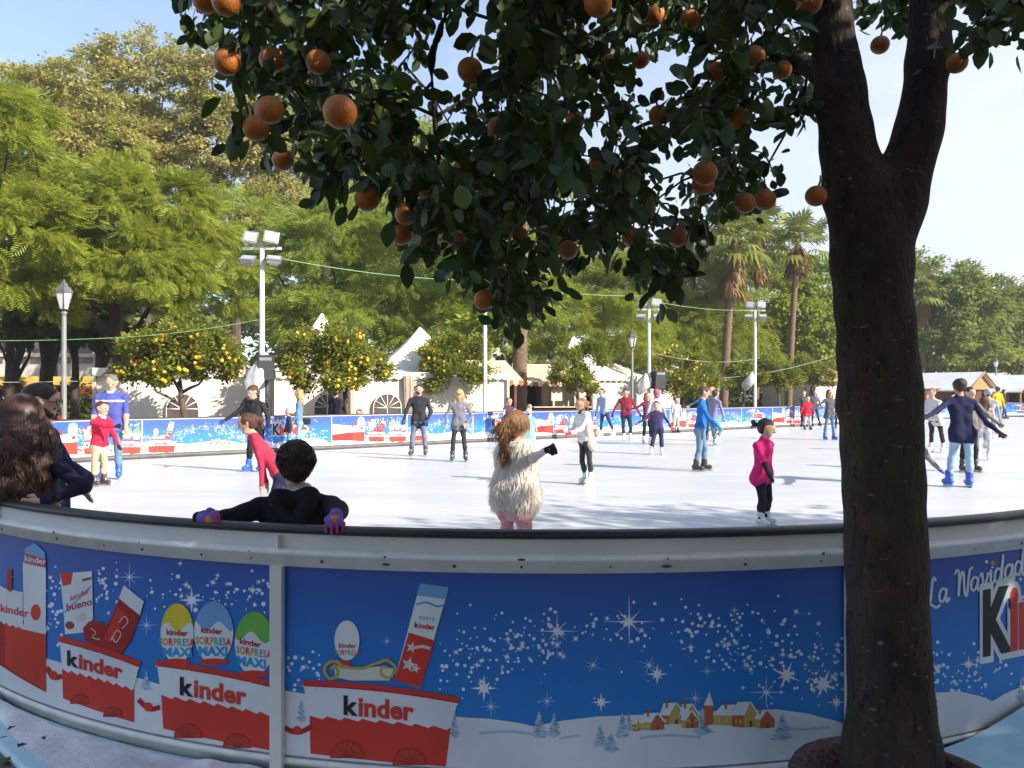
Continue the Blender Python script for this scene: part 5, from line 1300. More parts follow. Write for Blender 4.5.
tree('broadleaf_tree', 'mid green tree behind the palms left of the big trunk', J, 800, 58, [(770, 300, 46, 42, 0), (820, 290, 44, 34, 1), (800, 335, 52, 42, 0), (845, 330, 42, 50, 0), (760, 352, 38, 34, -1), (850, 275, 34, 24, 2)], LF_JAC2, 30000, .36, .2, 7, .3, BARK, dens=2.2, flat=.55, spread=.17)
tree('broadleaf_tree', 'hazy green tree just right of the big trunk', J, 925, 74, [(912, 292, 40, 38, 0), (950, 312, 44, 44, 0), (918, 345, 42, 36, 0), (960, 350, 44, 30, -2)], LF_FAR, 26000, .46, .24, 8, .35, BARK, dens=1.6, flat=.55, spread=.17)
tree('broadleaf_tree', 'far rounded tree above the market huts', J, 985, 82, [(985, 312, 42, 34, 0), (1010, 338, 44, 36, 0), (975, 352, 40, 26, -2)], LF_FAR, 22000, .5, .26, 9, .35, BARK, dens=1.6, flat=.55, spread=.17)
tree('broadleaf_tree', 'far green tree cut by the right edge of the photo', J, 1045, 88, [(1030, 322, 40, 32, 0), (1065, 335, 48, 48, 0), (1040, 355, 44, 30, -2)], LF_FAR, 22000, .52, .27, 10, .35, BARK, dens=1.6, flat=.55, spread=.17)
# tall olive and tan crowns behind
tree('tall_tree', 'tall tan tipped tree at the upper left beside the sky', GT, 50, 47, [(70, 95, 52, 32, 0), (20, 100, 50, 36, 1), (55, 135, 60, 45, 0), (105, 150, 50, 50, 0), (40, 190, 50, 40, 2)], LF_TAN, 34000, .30, .14, 11, .4, BARK, dens=2.6, flat=.5, spread=.16)
tree('tall_tree', 'tallest tan tree with its peak left of the hanging orange leaves', GT, 150, 51, [(138, 62, 42, 30, 0), (165, 95, 50, 42, 0), (120, 110, 46, 44, 1), (165, 155, 52, 44, 0), (110, 180, 50, 44, 2), (95, 75, 30, 26, 1)], LF_TAN, 36000, .31, .14, 12, .4, BARK, dens=2.6, flat=.5, spread=.16)
tree('tall_tree', 'tall pale olive tree behind the floodlight mast', GT, 240, 50, [(232, 90, 42, 52, 0), (215, 150, 48, 50, 0), (262, 150, 46, 56, 1), (230, 215, 52, 44, 0), (275, 215, 46, 40, 0), (205, 60, 26, 26, 2)], LF_TAN, 36000, .31, .14, 13, .4, BARK, dens=2.6, flat=.5, spread=.16)
tree('tall_tree', 'tall green tree behind the left end of the orange branches', GT, 330, 56, [(315, 130, 50, 50, 0), (350, 180, 52, 50, 0), (300, 195, 46, 44, 1), (375, 120, 42, 48, 1)], LF_JAC2, 28000, .38, .17, 14, .4, BARK, dens=2.2, flat=.5, spread=.17)
tree('tall_tree', 'tall dim tree behind the middle of the orange branches', GT, 425, 60, [(410, 170, 50, 50, 0), (450, 220, 55, 48, 0), (400, 235, 50, 44, 1), (500, 235, 48, 40, 1)], LF_JAC2, 26000, .40, .18, 15, .4, BARK, dens=2.2, flat=.5, spread=.17)
# dark trunks and shade under the left crowns
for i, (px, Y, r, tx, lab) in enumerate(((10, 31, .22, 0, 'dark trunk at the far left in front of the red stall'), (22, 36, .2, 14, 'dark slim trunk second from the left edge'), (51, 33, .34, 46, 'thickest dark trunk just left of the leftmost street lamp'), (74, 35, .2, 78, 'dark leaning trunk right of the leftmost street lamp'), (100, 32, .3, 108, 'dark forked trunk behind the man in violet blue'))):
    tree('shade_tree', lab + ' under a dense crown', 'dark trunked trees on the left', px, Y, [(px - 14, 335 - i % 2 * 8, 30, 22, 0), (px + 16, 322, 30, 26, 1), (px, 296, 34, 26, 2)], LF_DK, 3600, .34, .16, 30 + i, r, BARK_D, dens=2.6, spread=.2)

# mandarin and orange trees behind the far boards
GO = 'small orange trees full of fruit behind the boards'
OR_T = [(190, 21.6, [(150, 362, 30, 24, 0), (190, 352, 34, 25, .3), (215, 368, 24, 22, 0), (170, 376, 28, 16, -.3), (138, 368, 18, 20, .2)], 190, 96, 'largest orange tree in front of the white tent by the violet blue sweater'),
        (340, 24.2, [(310, 362, 26, 26, 0), (345, 352, 28, 24, .3), (365, 366, 18, 22, 0), (330, 378, 30, 14, -.3)], 354, 96, 'round orange tree left of the charcoal jacket man'),
        (453, 27.5, [(440, 362, 20, 22, 0), (465, 358, 20, 20, .3), (455, 378, 28, 16, -.2)], 462, 40, 'orange tree above the wavy blond woman'),
        (577, 31.5, [(566, 370, 16, 20, 0), (588, 362, 15, 18, .3), (578, 384, 20, 10, -.2)], 578, 14, 'greener orange tree in front of the far white peak'),
        (685, 36.5, [(672, 374, 18, 20, 0), (698, 378, 18, 18, .2), (685, 388, 24, 10, -.2), (684, 360, 14, 10, .3)], 676, 40, 'orange tree behind the loudspeaker and the lavender jacket'),
        (744, 41, [(738, 378, 12, 14, 0), (752, 380, 12, 12, .2)], 745, 4, 'small green orange tree between two palm trunks'),
        (777, 44, [(770, 376, 14, 16, 0), (787, 380, 13, 14, .2)], 777, 4, 'small green orange tree right of the far floodlight mast'),
        (812, 46, [(806, 376, 14, 14, 0), (824, 380, 12, 12, .2)], 808, 3, 'small green orange tree left of the big trunk')]
for i, (px, Y, lb, bp_, fr, lab) in enumerate(OR_T):
    lb = [(q[0], q[1] - 1, q[2] * 1.1, q[3] * 1.1, q[4]) for q in lb]
    tree('orange_tree', lab, GO, px, Y, lb, LF_OR, 21000 if Y < 28 else 11000, .125, .08, 50 + i, .10 if Y < 30 else .09, BARK, dens=9, flat=.8, droop=.2, fruit=int(fr * 3.2) if fr > 20 else fr, spread=.28, base_px=bp_, deep=.9)
tree('broadleaf_tree', 'leaning broadleaf tree beside the straight palm trunk', J, 507, 33, [(500, 330, 34, 26, 0), (530, 318, 36, 26, .5), (490, 352, 24, 16, 0)], LF_JAC2, 4200, .34, .17, 70, .2, BARK, dens=3, spread=.2)

# ------------------------------------------------------------------ palms
PALM_T = mat('palm_trunk', (.16, .105, .07), rough=.95, var=.4, scale=5, bump=1.0, bscale=18, stretch=(1, 1, 4))
PALM_D = leafmat('dead_frond', (.16, .095, .04), (.30, .19, .08), (.36, .25, .12), trans=.15, scale=1.0)
PALM_L = leafmat('palm_frond', (.11, .16, .03), (.26, .29, .06), (.40, .36, .11), trans=.35, scale=1.0)
def fan_leaf(V, Q, base, d, up, Lp, R, rs, droop):
    d = d / np.linalg.norm(d); side = np.cross(up, d); side /= np.linalg.norm(side) + 1e-9; nrm = np.cross(d, side)
    hub = base + d * Lp - V3(0, 0, 1) * droop * Lp * .3
    k = len(V); w = .03; V += [base - side * w, base + side * w, hub + side * w, hub - side * w]; Q.append((k, k + 1, k + 2, k + 3))
    n = 13
    for i in range(n):
        a = (i / (n - 1) - .5) * 3.6; e = d * math.cos(a) + side * math.sin(a); rr = R * (1 - .25 * abs(a) / 1.8) * rs.uniform(.85, 1.1)
        s2 = np.cross(nrm, e); m_ = hub + e * rr * .6 - V3(0, 0, 1) * droop * rr * .12; t_ = hub + e * rr - V3(0, 0, 1) * droop * rr * rs.uniform(.35, .75)
        k = len(V); ww = rr * .075; V += [hub, m_ + s2 * ww, t_, m_ - s2 * ww]; Q.append((k, k + 1, k + 2, k + 3))
def palm(label, px_b, px_t, Y, py_c, r, Rf, skirt, seed, nf=34):
    rs = np.random.RandomState(seed); b0 = at(px_b, HY, Y); root = empty('palm_tree', (b0[0], Y, -.1), 0, label, 'palm tree', 'tall fan palms behind the far boards')
    c = at(px_t, py_c, Y) - np.array([b0[0], Y, -.1])
    b = MB(); pts, rr = [], []
    for i in range(34):
        t = i / 33; pts.append((c[0] * t ** 1.4, c[1] * t, c[2] * t)); rr.append(r * (1.25 - .4 * t + (.3 if i == 0 else 0)) * (1 + .10 * (i % 2)) * rs.uniform(.96, 1.04))
    b.tube(pts, rr, PALM_T, 10); b.build('trunk', root)
    V, Q = [], []
    for i in range(nf):
        az = rs.uniform(0, 6.283); el = math.asin(rs.uniform(-.35, .98)); d = V3(math.cos(az) * math.cos(el), math.sin(az) * math.cos(el), math.sin(el))
        fan_leaf(V, Q, c + d * .1, d, V3(0, 0, 1) if abs(el) < 1.3 else V3(1, 0, 0), Rf * rs.uniform(.45, .65), Rf * rs.uniform(.42, .6), rs, 1.0 - .6 * max(0, math.sin(el)))
    link('crown', np_mesh('crown', V, Q, PALM_L), root)
    V, Q = [], []
    ns = int(150 * min(1, skirt / 1.5))
    for i in range(ns):
        az = rs.uniform(0, 6.283); z = c[2] - rs.uniform(0, 1) * skirt; t = z / c[2]; p = V3(c[0] * t ** 1.4, c[1] * t, z) + V3(math.cos(az), math.sin(az), 0) * r * .7
        d = V3(math.cos(az), math.sin(az), -1.2 - 1.4 * rs.rand()); d /= np.linalg.norm(d); sd_ = V3(-math.sin(az), math.cos(az), 0); l = Rf * rs.uniform(.35, .6)
        for q in range(3):
            d2 = d + sd_ * rs.uniform(-.22, .22); k = len(V); m_ = p + d2 * l * .55; e = p + d2 * l + V3(0, 0, -.12 * l); ww = .055 * Rf / 2
            V += [p, m_ + sd_ * ww, e, m_ - sd_ * ww]; Q.append((k, k + 1, k + 2, k + 3))
    link('dead_frond_skirt', np_mesh('dead_frond_skirt', V, Q, PALM_D), root)
palm('stout palm with a long brown skirt, first of three right of the middle', 723, 735, 47, 238, .22, 2.7, 2.8, 1, 46)
palm('slim palm behind the far floodlight mast', 756, 759, 54, 228, .16, 2.6, 3.0, 2, 40)
palm('slim palm nearest the left side of the big trunk', 788, 798, 50, 244, .18, 2.5, 1.2, 3, 36)
palm('palm with a straight pale trunk behind the middle of the orange branches', 519, 524, 33, 165, .26, 2.4, 1.0, 4, 30)
palm('far palm among the trees just right of the big trunk', 921, 922, 72, 292, .3, 2.9, 2.2, 5, 34)

# undergrowth and far woods, masses nobody could count
rs = np.random.RandomState(20)
lob = []
for px in range(-60, 660, 26):
    Y = 36 + (px + 60) * .028; p = at(px + rs.uniform(-8, 8), HY, Y); lob.append((p[0], Y, rs.uniform(.5, 1.1), 1.5, 1.0, rs.uniform(.8, 1.5)))
for px in range(640, 905, 24):
    Y = 52 + (px - 640) * .05; p = at(px, HY, Y); lob.append((p[0], Y, rs.uniform(.6, 1.4), 2.2, 1.3, rs.uniform(1.2, 2.2)))
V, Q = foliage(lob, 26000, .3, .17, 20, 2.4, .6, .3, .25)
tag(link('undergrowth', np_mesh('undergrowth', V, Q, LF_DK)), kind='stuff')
lob = []
for px in range(-160, 1240, 34):
    Y = 98 + rs.uniform(-6, 10); top = np.interp(px, [-160, 250, 500, 700, 900, 1240], [215, 240, 285, 300, 312, 330]) + rs.uniform(-8, 12)
    p = at(px, 394, Y); zt = at(px, top, Y)[2]; lob.append((p[0], Y, zt * .62, 6, 4, zt * .4)); lob.append((p[0] + 2, Y - 3, zt * .25, 5.5, 3, zt * .28))
V, Q = foliage(lob, 52000, 1.2, .7, 21, .5, .6, .3, .2)
tag(link('far_woods', np_mesh('far_woods', V, Q, LF_FAR)), kind='stuff')

# ------------------------------------------------------------------ the orange tree in the foreground
BARK_F = mat('orange_tree_bark', (.030, .020, .017), rough=.95, var=.45, scale=5, bump=1.0, bscale=22, stretch=(2.2, 2.2, .8), rgb2=(.042, .028, .022), detail=9)
nt = BARK_F.node_tree; N = nt.nodes; L = nt.links; P = N['Principled BSDF']          # moss and pale lichen flecks
src = P.inputs['Base Color'].links[0].from_socket; tc = N.new('ShaderNodeTexCoord')
def blot(src, scale, lo, hi, col, det=4, st=(1, 1, 1)):
    mp = N.new('ShaderNodeMapping'); mp.inputs['Scale'].default_value = st; L.new(tc.outputs['Object'], mp.inputs[0])
    nz = N.new('ShaderNodeTexNoise'); nz.inputs['Scale'].default_value = scale; nz.inputs['Detail'].default_value = det; L.new(mp.outputs[0], nz.inputs['Vector'])
    mr = N.new('ShaderNodeMapRange'); mr.inputs['From Min'].default_value = lo; mr.inputs['From Max'].default_value = hi; L.new(nz.outputs[0], mr.inputs[0])
    mx = N.new('ShaderNodeMixRGB'); L.new(mr.outputs[0], mx.inputs[0]); L.new(src, mx.inputs[1]); mx.inputs[2].default_value = (*col, 1); return mx.outputs[0]
src = blot(src, 4, .50, .68, (.036, .042, .013), 6); src = blot(src, 5, .56, .72, (.075, .036, .026), 6); src = blot(src, 26, .66, .74, (.19, .16, .12), 3, (1, 1, 2.2)); src = blot(src, 60, .60, .70, (.012, .009, .008), 2, (1, 1, .35))
L.new(src, P.inputs['Base Color'])
LF_BIG = leafmat('glossy_orange_leaf', (.020, .042, .009), (.05, .085, .018), (.10, .14, .025), trans=.32, rough=.42, scale=2.5, spec=.45)
YT = 2.75
base = at(893, 768, YT); fo = np.array([base[0], YT, -.1])
fg = empty('orange_tree', tuple(fo), 0, 'big foreground orange tree with forked trunk and hanging fruit', 'tree')
def tp(px, py, Y=YT): return at(px, py, Y) - fo
px_r = YT / F
ground_pt = V3(0, 0, 0.0)
PR = [(ground_pt, tp(892, 745), .19, 46 * px_r, 0), (tp(892, 745), tp(886, 560), 42.5 * px_r, 37.5 * px_r, 0), (tp(886, 560), tp(877, 400), 38.5 * px_r, 36.5 * px_r, 0), (tp(877, 400), tp(870, 265), 36.5 * px_r, 36.5 * px_r, 0),
      (tp(868, 265), tp(856, 190), 35 * px_r, 33 * px_r, 0), (tp(856, 190), tp(842, 95), 32 * px_r, 25.5 * px_r, 0), (tp(842, 95), tp(828, 0), 25.5 * px_r, 22.5 * px_r, 0), (tp(828, 0), tp(800, -110, 2.85), 22.5 * px_r, 19 * px_r, 0), (tp(800, -110, 2.85), tp(700, -230, 3.0), 18 * px_r, 13 * px_r, 0), (tp(700, -230, 3.0), tp(520, -300, 3.1), 13 * px_r, 7 * px_r, 0), (tp(800, -110, 2.85), tp(830, -330, 2.7), 15 * px_r, 8 * px_r, 0),
      (tp(872, 260), tp(893, 205), 32 * px_r, 27 * px_r, 0), (tp(893, 205), tp(916, 130), 26 * px_r, 21.5 * px_r, 0), (tp(916, 130), tp(926, 60), 21.5 * px_r, 21 * px_r, 0), (tp(926, 60), tp(932, -30), 21 * px_r, 20 * px_r, 0), (tp(932, -30), tp(960, -180, 2.6), 20 * px_r, 13 * px_r, 0), (tp(960, -180, 2.6), tp(1060, -290, 2.5), 13 * px_r, 7 * px_r, 0)]
# limbs that carry the hanging foliage on the left
LIMB = [[tp(834, 40), tp(760, -20, 2.9), tp(660, -10, 3.1), tp(560, 60, 3.2)], [tp(820, -30), tp(700, -120, 2.6), tp(560, -110, 2.4), tp(420, -20, 2.3)], [tp(800, -110, 2.85), tp(640, -160, 3.4), tp(500, -100, 3.7), tp(400, 40, 3.8)],
        [tp(845, 100), tp(800, 60, 3.1), tp(740, 70, 3.4), tp(690, 130, 3.5)], [tp(700, -230, 3.0), tp(480, -200, 2.4), tp(330, -90, 2.1), tp(260, 20, 2.2)], [tp(926, 20), tp(960, -20, 2.7), tp(1000, -10, 2.8), tp(1040, 20, 2.9)], [tp(560, -110, 2.4), tp(470, -60, 2.6), tp(430, 60, 2.9), tp(440, 170, 3.0)]]
for lb in LIMB:
    rr = [.035, .026, .019, .012]
    for i in range(3): PR.append((lb[i], lb[i + 1], rr[i], rr[i + 1], 0))
V, Q, _ = implicit(PR, .012, .012, noise=lambda G: wob(9, .008, 7)(G * V3(1, 1, .8)) + wob(38, .0050, 2)(G * V3(1, 1, .30)) + wob(85, .0026, 4)(G * V3(1, 1, .4)))
TV, TQ = V, Q
# twig ends inside the crown's outline, at depths from 1.9 to 4.3 m
OUT = [(178, -60), (180, 45), (205, 95), (240, 140), (262, 168), (300, 175), (345, 210), (385, 222), (420, 262), (455, 275), (480, 298), (508, 335), (545, 318), (575, 275), (610, 250), (645, 300), (672, 298), (690, 238), (730, 218), (775, 218), (800, 190), (818, 120), (836, 90), (870, 60), (905, 40), (960, 80), (1000, 40), (1040, 60), (1060, -60)]
def inside(x, y, poly=OUT):
    c = False
    for i in range(len(poly)):
        (x0, y0), (x1, y1) = poly[i - 1], poly[i]
        if (y0 > y) != (y1 > y) and x < (x1 - x0) * (y - y0) / (y1 - y0) + x0: c = not c
    return c
HOLES = [(455, 30, 26), (440, 75, 24), (432, 118, 20), (640, 85, 20), (600, 130, 10), (790, 160, 14), (870, 118, 16), (770, 85, 9), (660, 190, 14), (700, 150, 10), (985, 75, 18), (880, 40, 6), (215, 20, 10), (310, 15, 4), (545, 85, 10), (575, 60, 9), (680, 60, 10), (735, 25, 9), (560, 190, 9), (660, 160, 12), (600, 20, 9), (760, 130, 12), (500, 60, 8)]
rs = np.random.RandomState(31); ends = []
while len(ends) < 540:
    x = rs.uniform(180, 1045); y = rs.uniform(-60, 322); Y = rs.uniform(1.95, 4.2)
    if not inside(x, y + 14) or any((x - h[0]) ** 2 + (y - h[1]) ** 2 < (h[2] + 14) ** 2 for h in HOLES): continue
    if x > 800 and rs.rand() < .62: continue
    if 800 < x < 960 and Y < YT + .25: continue
    if x < 400 and y > 40 and rs.rand() < .35: continue
    ends.append(at(x, y, Y) - fo)
n_view = len(ends)
while len(ends) < 790:                                           # the rest of the dome above the picture
    v = rs.normal(size=3); v /= np.linalg.norm(v); p = V3(-.55, .35, 3.35) + v * np.array([2.1, 1.75, 1.05]) * rs.uniform(.5, 1) ** .5
    q = p + fo; py = HY - (q[2] - EYE) * F / max(q[1], .3)
    if py < -70 or q[1] < .4: ends.append(p)
nodes = np.array([lb[i] * (1 - t) + lb[i + 1] * t for lb in LIMB for i in range(3) for t in (.2, .5, .8)] + [tp(800, -110, 2.85), tp(700, -230, 3), tp(830, -330, 2.7), tp(1060, -290, 2.5), tp(520, -300, 3.1)])
FR = [(340, 112, 1.95), (270, 110, 2.2), (256, 128, 2.3), (227, 62, 2.3), (272, 60, 2.5), (367, 199, 2.5), (406, 214, 2.9), (401, 235, 3.0), (418, 241, 3.1), (458, 242, 3.0), (568, 250, 3.1), (283, 160, 2.7), (705, 173, 2.6), (703, 184, 2.75), (745, 203, 2.9), (765, 200, 3.0), (739, 118, 2.9), (717, 72, 3.0), (610, 65, 3.0), (659, 115, 3.1), (816, 196, 3.0), (957, 63, 3.0),
      (226, 2, 2.1), (206, 0, 2.4), (598, 3, 2.2), (790, 2, 2.7), (810, 3, 2.8), (484, 300, 2.9), (498, 127, 3.2), (470, 70, 2.6), (462, 170, 3.3), (600, 165, 3.3), (612, 172, 3.2), (632, 237, 3.2), (678, 237, 3.2), (754, 57, 3.0), (782, 70, 3.2), (640, 60, 3.3), (655, 15, 3.0), (545, 15, 2.9), (520, 235, 3.4), (318, 62, 2.4), (690, 20, 3.1), (880, 45, 3.4), (575, 120, 3.4), (430, 190, 3.2)]
tw = MB(); LP, LD, LN_, LS = [], [], [], []
# grow the twigs outwards: each end joins the nearest wood already there
E_ = np.array(ends); dist = np.array([np.min(np.linalg.norm(nodes - e, axis=1)) for e in E_]); order = np.argsort(dist)
wood = list(nodes); gen = [0] * len(nodes); made = []
n_view_set = set(range(n_view))
for k in order:
    e = E_[k]; Wd = np.array(wood); dd = np.linalg.norm(Wd - e, axis=1) + .06 * np.array(gen); q_ = int(np.argmin(dd)); s = Wd[q_]
    if np.linalg.norm(s - e) > .5:                       # a long reach gets a knot on the way
        kn = (s + e) / 2 + V3(0, 0, .06) + rs.normal(0, .04, 3); made.append((s, kn, gen[q_], -1)); wood.append(kn); gen.append(gen[q_] + 1); s = kn; q_ = len(wood) - 1
    made.append((s, e, gen[q_], k)); wood.append(e); gen.append(gen[q_] + 1)
for s, e, g_, k in made:
    ln = np.linalg.norm(e - s) + 1e-6; md = (s + e) / 2 + V3(0, 0, .12 * ln) + rs.normal(0, .07, 3) * ln
    r0 = max(.0024, .0075 - .0013 * g_)
    tw.tube([tuple(s), tuple(s * .5 + md * .5 + rs.normal(0, .03, 3) * ln), tuple(md), tuple(md * .45 + e * .55 + rs.normal(0, .03, 3) * ln), tuple(e)], [r0, r0 * .9, r0 * .8, r0 * .7, r0 * .55], BARK_F, 5)
    i = k if k >= 0 else n_view
    nl = rs.randint(16, 26) if i < n_view else 15
    for q in range(nl):
        t = rs.uniform(.25, 1.0); p = (md * (1 - t) + e * t) if t < 1 else e
        d = (e - md) / (np.linalg.norm(e - md) + 1e-6) * .5 + rs.normal(0, .6, 3); d[2] -= .45; d /= np.linalg.norm(d)
        LP.append(p + rs.normal(0, .035, 3) + d * .02); LD.append(d); nn = rs.normal(0, .7, 3) + V3(0, 0, .5); LN_.append(nn / np.linalg.norm(nn)); LS.append(rs.uniform(.042, .078))
tw.add([tuple(v) for v in TV], [tuple(int(i) for i in q) for q in TQ], BARK_F, True); tw.build('trunk', fg)
LP, LD, LN_, LS = map(np.array, (LP, LD, LN_, LS))
W3 = LP + LD * (LS * .5)[:, None] + fo; sx_ = CX + W3[:, 0] / W3[:, 1] * F; sy_ = HY - (W3[:, 2] - EYE) / W3[:, 1] * F; keep = np.ones(len(LP), bool)
FRN = [(x, y, Y * .86) for x, y, Y in FR]
for x, y, Y in FRN:                                        # fruit hangs clear of the leaves
    r_px = .034 / Y * F; keep &= ~(((sx_ - x) ** 2 + (sy_ - y) ** 2 < (r_px * 1.05) ** 2) & (W3[:, 1] < Y + .05) & (rs.rand(len(LP)) < .75))
LP, LD, LN_, LS = LP[keep], LD[keep], LN_[keep], LS[keep]
side = np.cross(LN_, LD); side /= np.linalg.norm(side, axis=1)[:, None] + 1e-9; up = np.cross(LD, side)
W_ = LS * rs.uniform(.27, .36, len(LS)); cur = LS * rs.uniform(-.02, .16, len(LS))
def lv(t, w, h_): return LP + LD * (LS * t)[:, None] + side * (W_ * w)[:, None] + up * (W_ * h_)[:, None] - up * (cur * t * t)[:, None]
rows = [lv(0, 0, 0), lv(.22, .72, .16), lv(.55, 1, .22), lv(.83, .6, .12), lv(1, 0, 0), lv(.83, -.6, .12), lv(.55, -1, .22), lv(.22, -.72, .16), lv(.3, 0, -.05), lv(.7, 0, -.05)]
V = np.stack(rows, 1).reshape(-1, 3); o = np.arange(len(LS))[:, None] * 10
Q = np.concatenate([o + np.array([0, 8, 1, 1])[None] * 0 + np.array([[8, 9, 2, 1]]), o + np.array([[9, 4, 3, 2]]), o + np.array([[9, 8, 7, 6]]), o + np.array([[4, 9, 6, 5]])])
T = np.concatenate([o + np.array([[0, 8, 1]]), o + np.array([[8, 0, 7]])])
link('leaves', np_mesh('leaves', V, Q, LF_BIG, smooth=True, T=T), fg)
# fruit, each a part
fb_ = MB(); fb_.ball((0, 0, 0), (.037, .037, .0355), FRUIT, 18, 12); fb_.tube([(0, 0, .034), (.003, 0, .05), (0, .004, .07)], [.004, .003, .0025], BARK_F, 6); fm = fb_.mesh('orange')
for x, y, Y in FRN:
    p = at(x, y, Y) - fo; s_ = rs.uniform(.84, .98)
    o = link('orange', fm, fg, tuple(p), (rs.uniform(-.3, .3), rs.uniform(-.3, .3), rs.uniform(0, 6))); o.scale = (s_, s_, s_)
# woven rim round the tree pit
pit = empty('tree_pit', (1.31, 2.72, -.1), 0, 'rough brown rimmed planter round the foot of the big trunk', 'planter')
RIM = mat('rough_brown_rim', (.17, .10, .085), rough=.95, var=.6, scale=70, bump=1.0, bscale=120); SOIL = mat('dark_soil', (.035, .027, .02), rough=1, var=.5, scale=20, bump=1, bscale=40)
b = MB(); b.lathe([(.30, 0), (.335, .0), (.345, .24), (.355, .27), (.345, .292), (.315, .297), (.29, .285), (.285, .20)], RIM, n=28); b.build('rim', pit)
b = MB(); b.lathe([(.284, .19), (.2, .225), (.08, .24)], SOIL, n=20); b.build('soil', pit)
# unseen orange trees behind and beside the camera, added and placed to shade the boards
gr0 = None
for i, (x, y, h_, sc_, rz) in enumerate(((5.4, -.5, 0, 1.22, 0), (8.9, -1.9, .2, 1.3, 1), (3.2, -2.4, -.1, 1, 2), (7.0, -3.6, .1, 1.4, 3), (12.2, 1.0, .3, 1.6, 4), (-1.2, -2.2, 0, 1.05, 5), (-3.4, -5.4, .2, 1.25, 2.5), (1.4, -6.2, .2, 1.3, 3.5), (5.8, -8.2, .3, 1.35, .6), (11.2, -5.6, .2, 1.3, 1.1), (15.5, -3.0, .3, 1.4, .3))):
    lab = ('orange tree just out of view right of the camera', 'second orange tree out of view to the right', 'unseen orange tree behind the camera', 'unseen orange tree further behind the camera', 'third orange tree out of view to the right', 'unseen orange tree close behind the camera', 'orange tree added out of view left of the camera', 'large unseen orange tree added straight behind the camera', 'largest unseen orange tree added behind to the right', 'wide orange tree added far out of view to the right', 'orange tree added farthest out of view to the right')[i]
    if gr0 is None:
        r_ = gr0 = empty('orange_tree', (x, y, -.1), 0, lab, 'tree', 'unseen orange trees placed to shade the near side')
        V, Q = foliage([(-.6, .1, 3.1, 1.6, 1.6, 1.1), (.7, .3, 3.2, 1.6, 1.6, 1.1), (0, -.7, 3.4, 1.6, 1.5, 1.2), (0, .2, 4.0, 1.5, 1.5, 1.0), (.1, .9, 2.9, 1.4, 1.3, .9)], 15000, .13, .085, 90, 5, .8, .2, .3)
        link('crown', np_mesh('crown', V, Q, LF_BIG), r_)
        plain_trunk((0, 0, 0), (.1, .1, 2.3), .14, .1, [(-.7, .2, 3.2), (.7, .3, 3.3), (0, -.7, 3.4), (.1, .9, 3.0)], BARK_F, 90).build('trunk', r_)
    else:
        r_ = copy_tree(gr0); r_['label'] = lab
    r_.location = (x, y, -.1 + h_ * 0); r_.rotation_euler = (0, 0, rz); r_.scale = (sc_, sc_, sc_)
# ------------------------------------------------------------------ lamps, masts, tents, huts, wires
POST_G = mat('grey_painted_post', (.20, .21, .21), rough=.5, var=.12, scale=6); POST_W = mat('white_mast', (.62, .63, .62), rough=.45, var=.1, scale=4)
IRON = mat('dark_iron', (.09, .09, .095), rough=.5, var=.2, scale=10); GLASSM = mat('milky_lantern_glass', (.62, .62, .58), rough=.25, var=.06); FLOODM = mat('floodlight_housing', (.36, .37, .38), rough=.4, metal=.6, var=.12)
FGLASS = mat('floodlight_glass', (.36, .38, .40), rough=.15, var=.08, scale=14); SPK = mat('speaker_black', (.02, .02, .022), rough=.7, var=.2); GRILL = mat('speaker_grille', (.045, .045, .05), rough=.8, var=.4, scale=200)
CANVAS = mat('white_canvas', (.66, .62, .55), rough=.8, var=.07, scale=1.2, bump=.25, bscale=5); CANVAS_G = mat('grey_canvas', (.42, .43, .40), rough=.8, var=.1, scale=1.5); PVC = mat('smoky_window', (.10, .085, .085), rough=.25, var=.2, scale=2); TAPE = mat('white_window_bar', (.66, .63, .58), rough=.7, var=.05)
SEAM = mat('tent_seam', (.50, .44, .36), rough=.8, var=.1)

def street_lamp(label, px, py_top, Y, hgt=None):
    X = (px - CX) / F * Y; top = at(px, py_top, Y)[2]; H = top + .1
    root = empty('street_lamp', (X, Y, -.1), 0, label, 'street lamp', 'lantern street lamps')
    b = MB(); b.lathe([(.13, 0), (.13, .25), (.10, .3), (.085, .8), (.065, .9), (.058, H - .95), (.05, H - .88), (.085, H - .85), (.05, H - .80)], POST_G, n=14); b.build('post', root)
    b = MB(); z = H - .78
    b.lathe([(.10, z), (.12, z + .02), (.10, z + .04)], IRON, n=8, smooth=False)
    for k in range(6):
        a = k * math.pi / 3; c, s = math.cos(a), math.sin(a); b.tube([(.11 * c, .11 * s, z + .02), (.215 * c, .215 * s, z + .46)], .012, IRON, 5)
    b.lathe([(.235, z + .45), (.235, z + .48), (.17, z + .58), (.10, z + .64), (.09, z + .69), (.04, z + .72), (.03, z + .76), (.012, z + .80)], IRON, n=6, smooth=False); b.build('lantern_frame', root)
    b = MB(); b.lathe([(.10, z + .04), (.2, z + .45)], GLASSM, n=6, smooth=False); b.build('lantern_glass', root)
    return root
street_lamp('grey lantern street lamp at the left in front of the feathery trees', 64, 280, 20.5)
street_lamp('slender dark lantern street lamp right of the middle', 632, 330, 34.5)
street_lamp('small pale lantern street lamp above the market huts at the right', 996, 358, 64)
street_lamp('tiny far lantern street lamp left of the stout palm', 700, 358, 70)

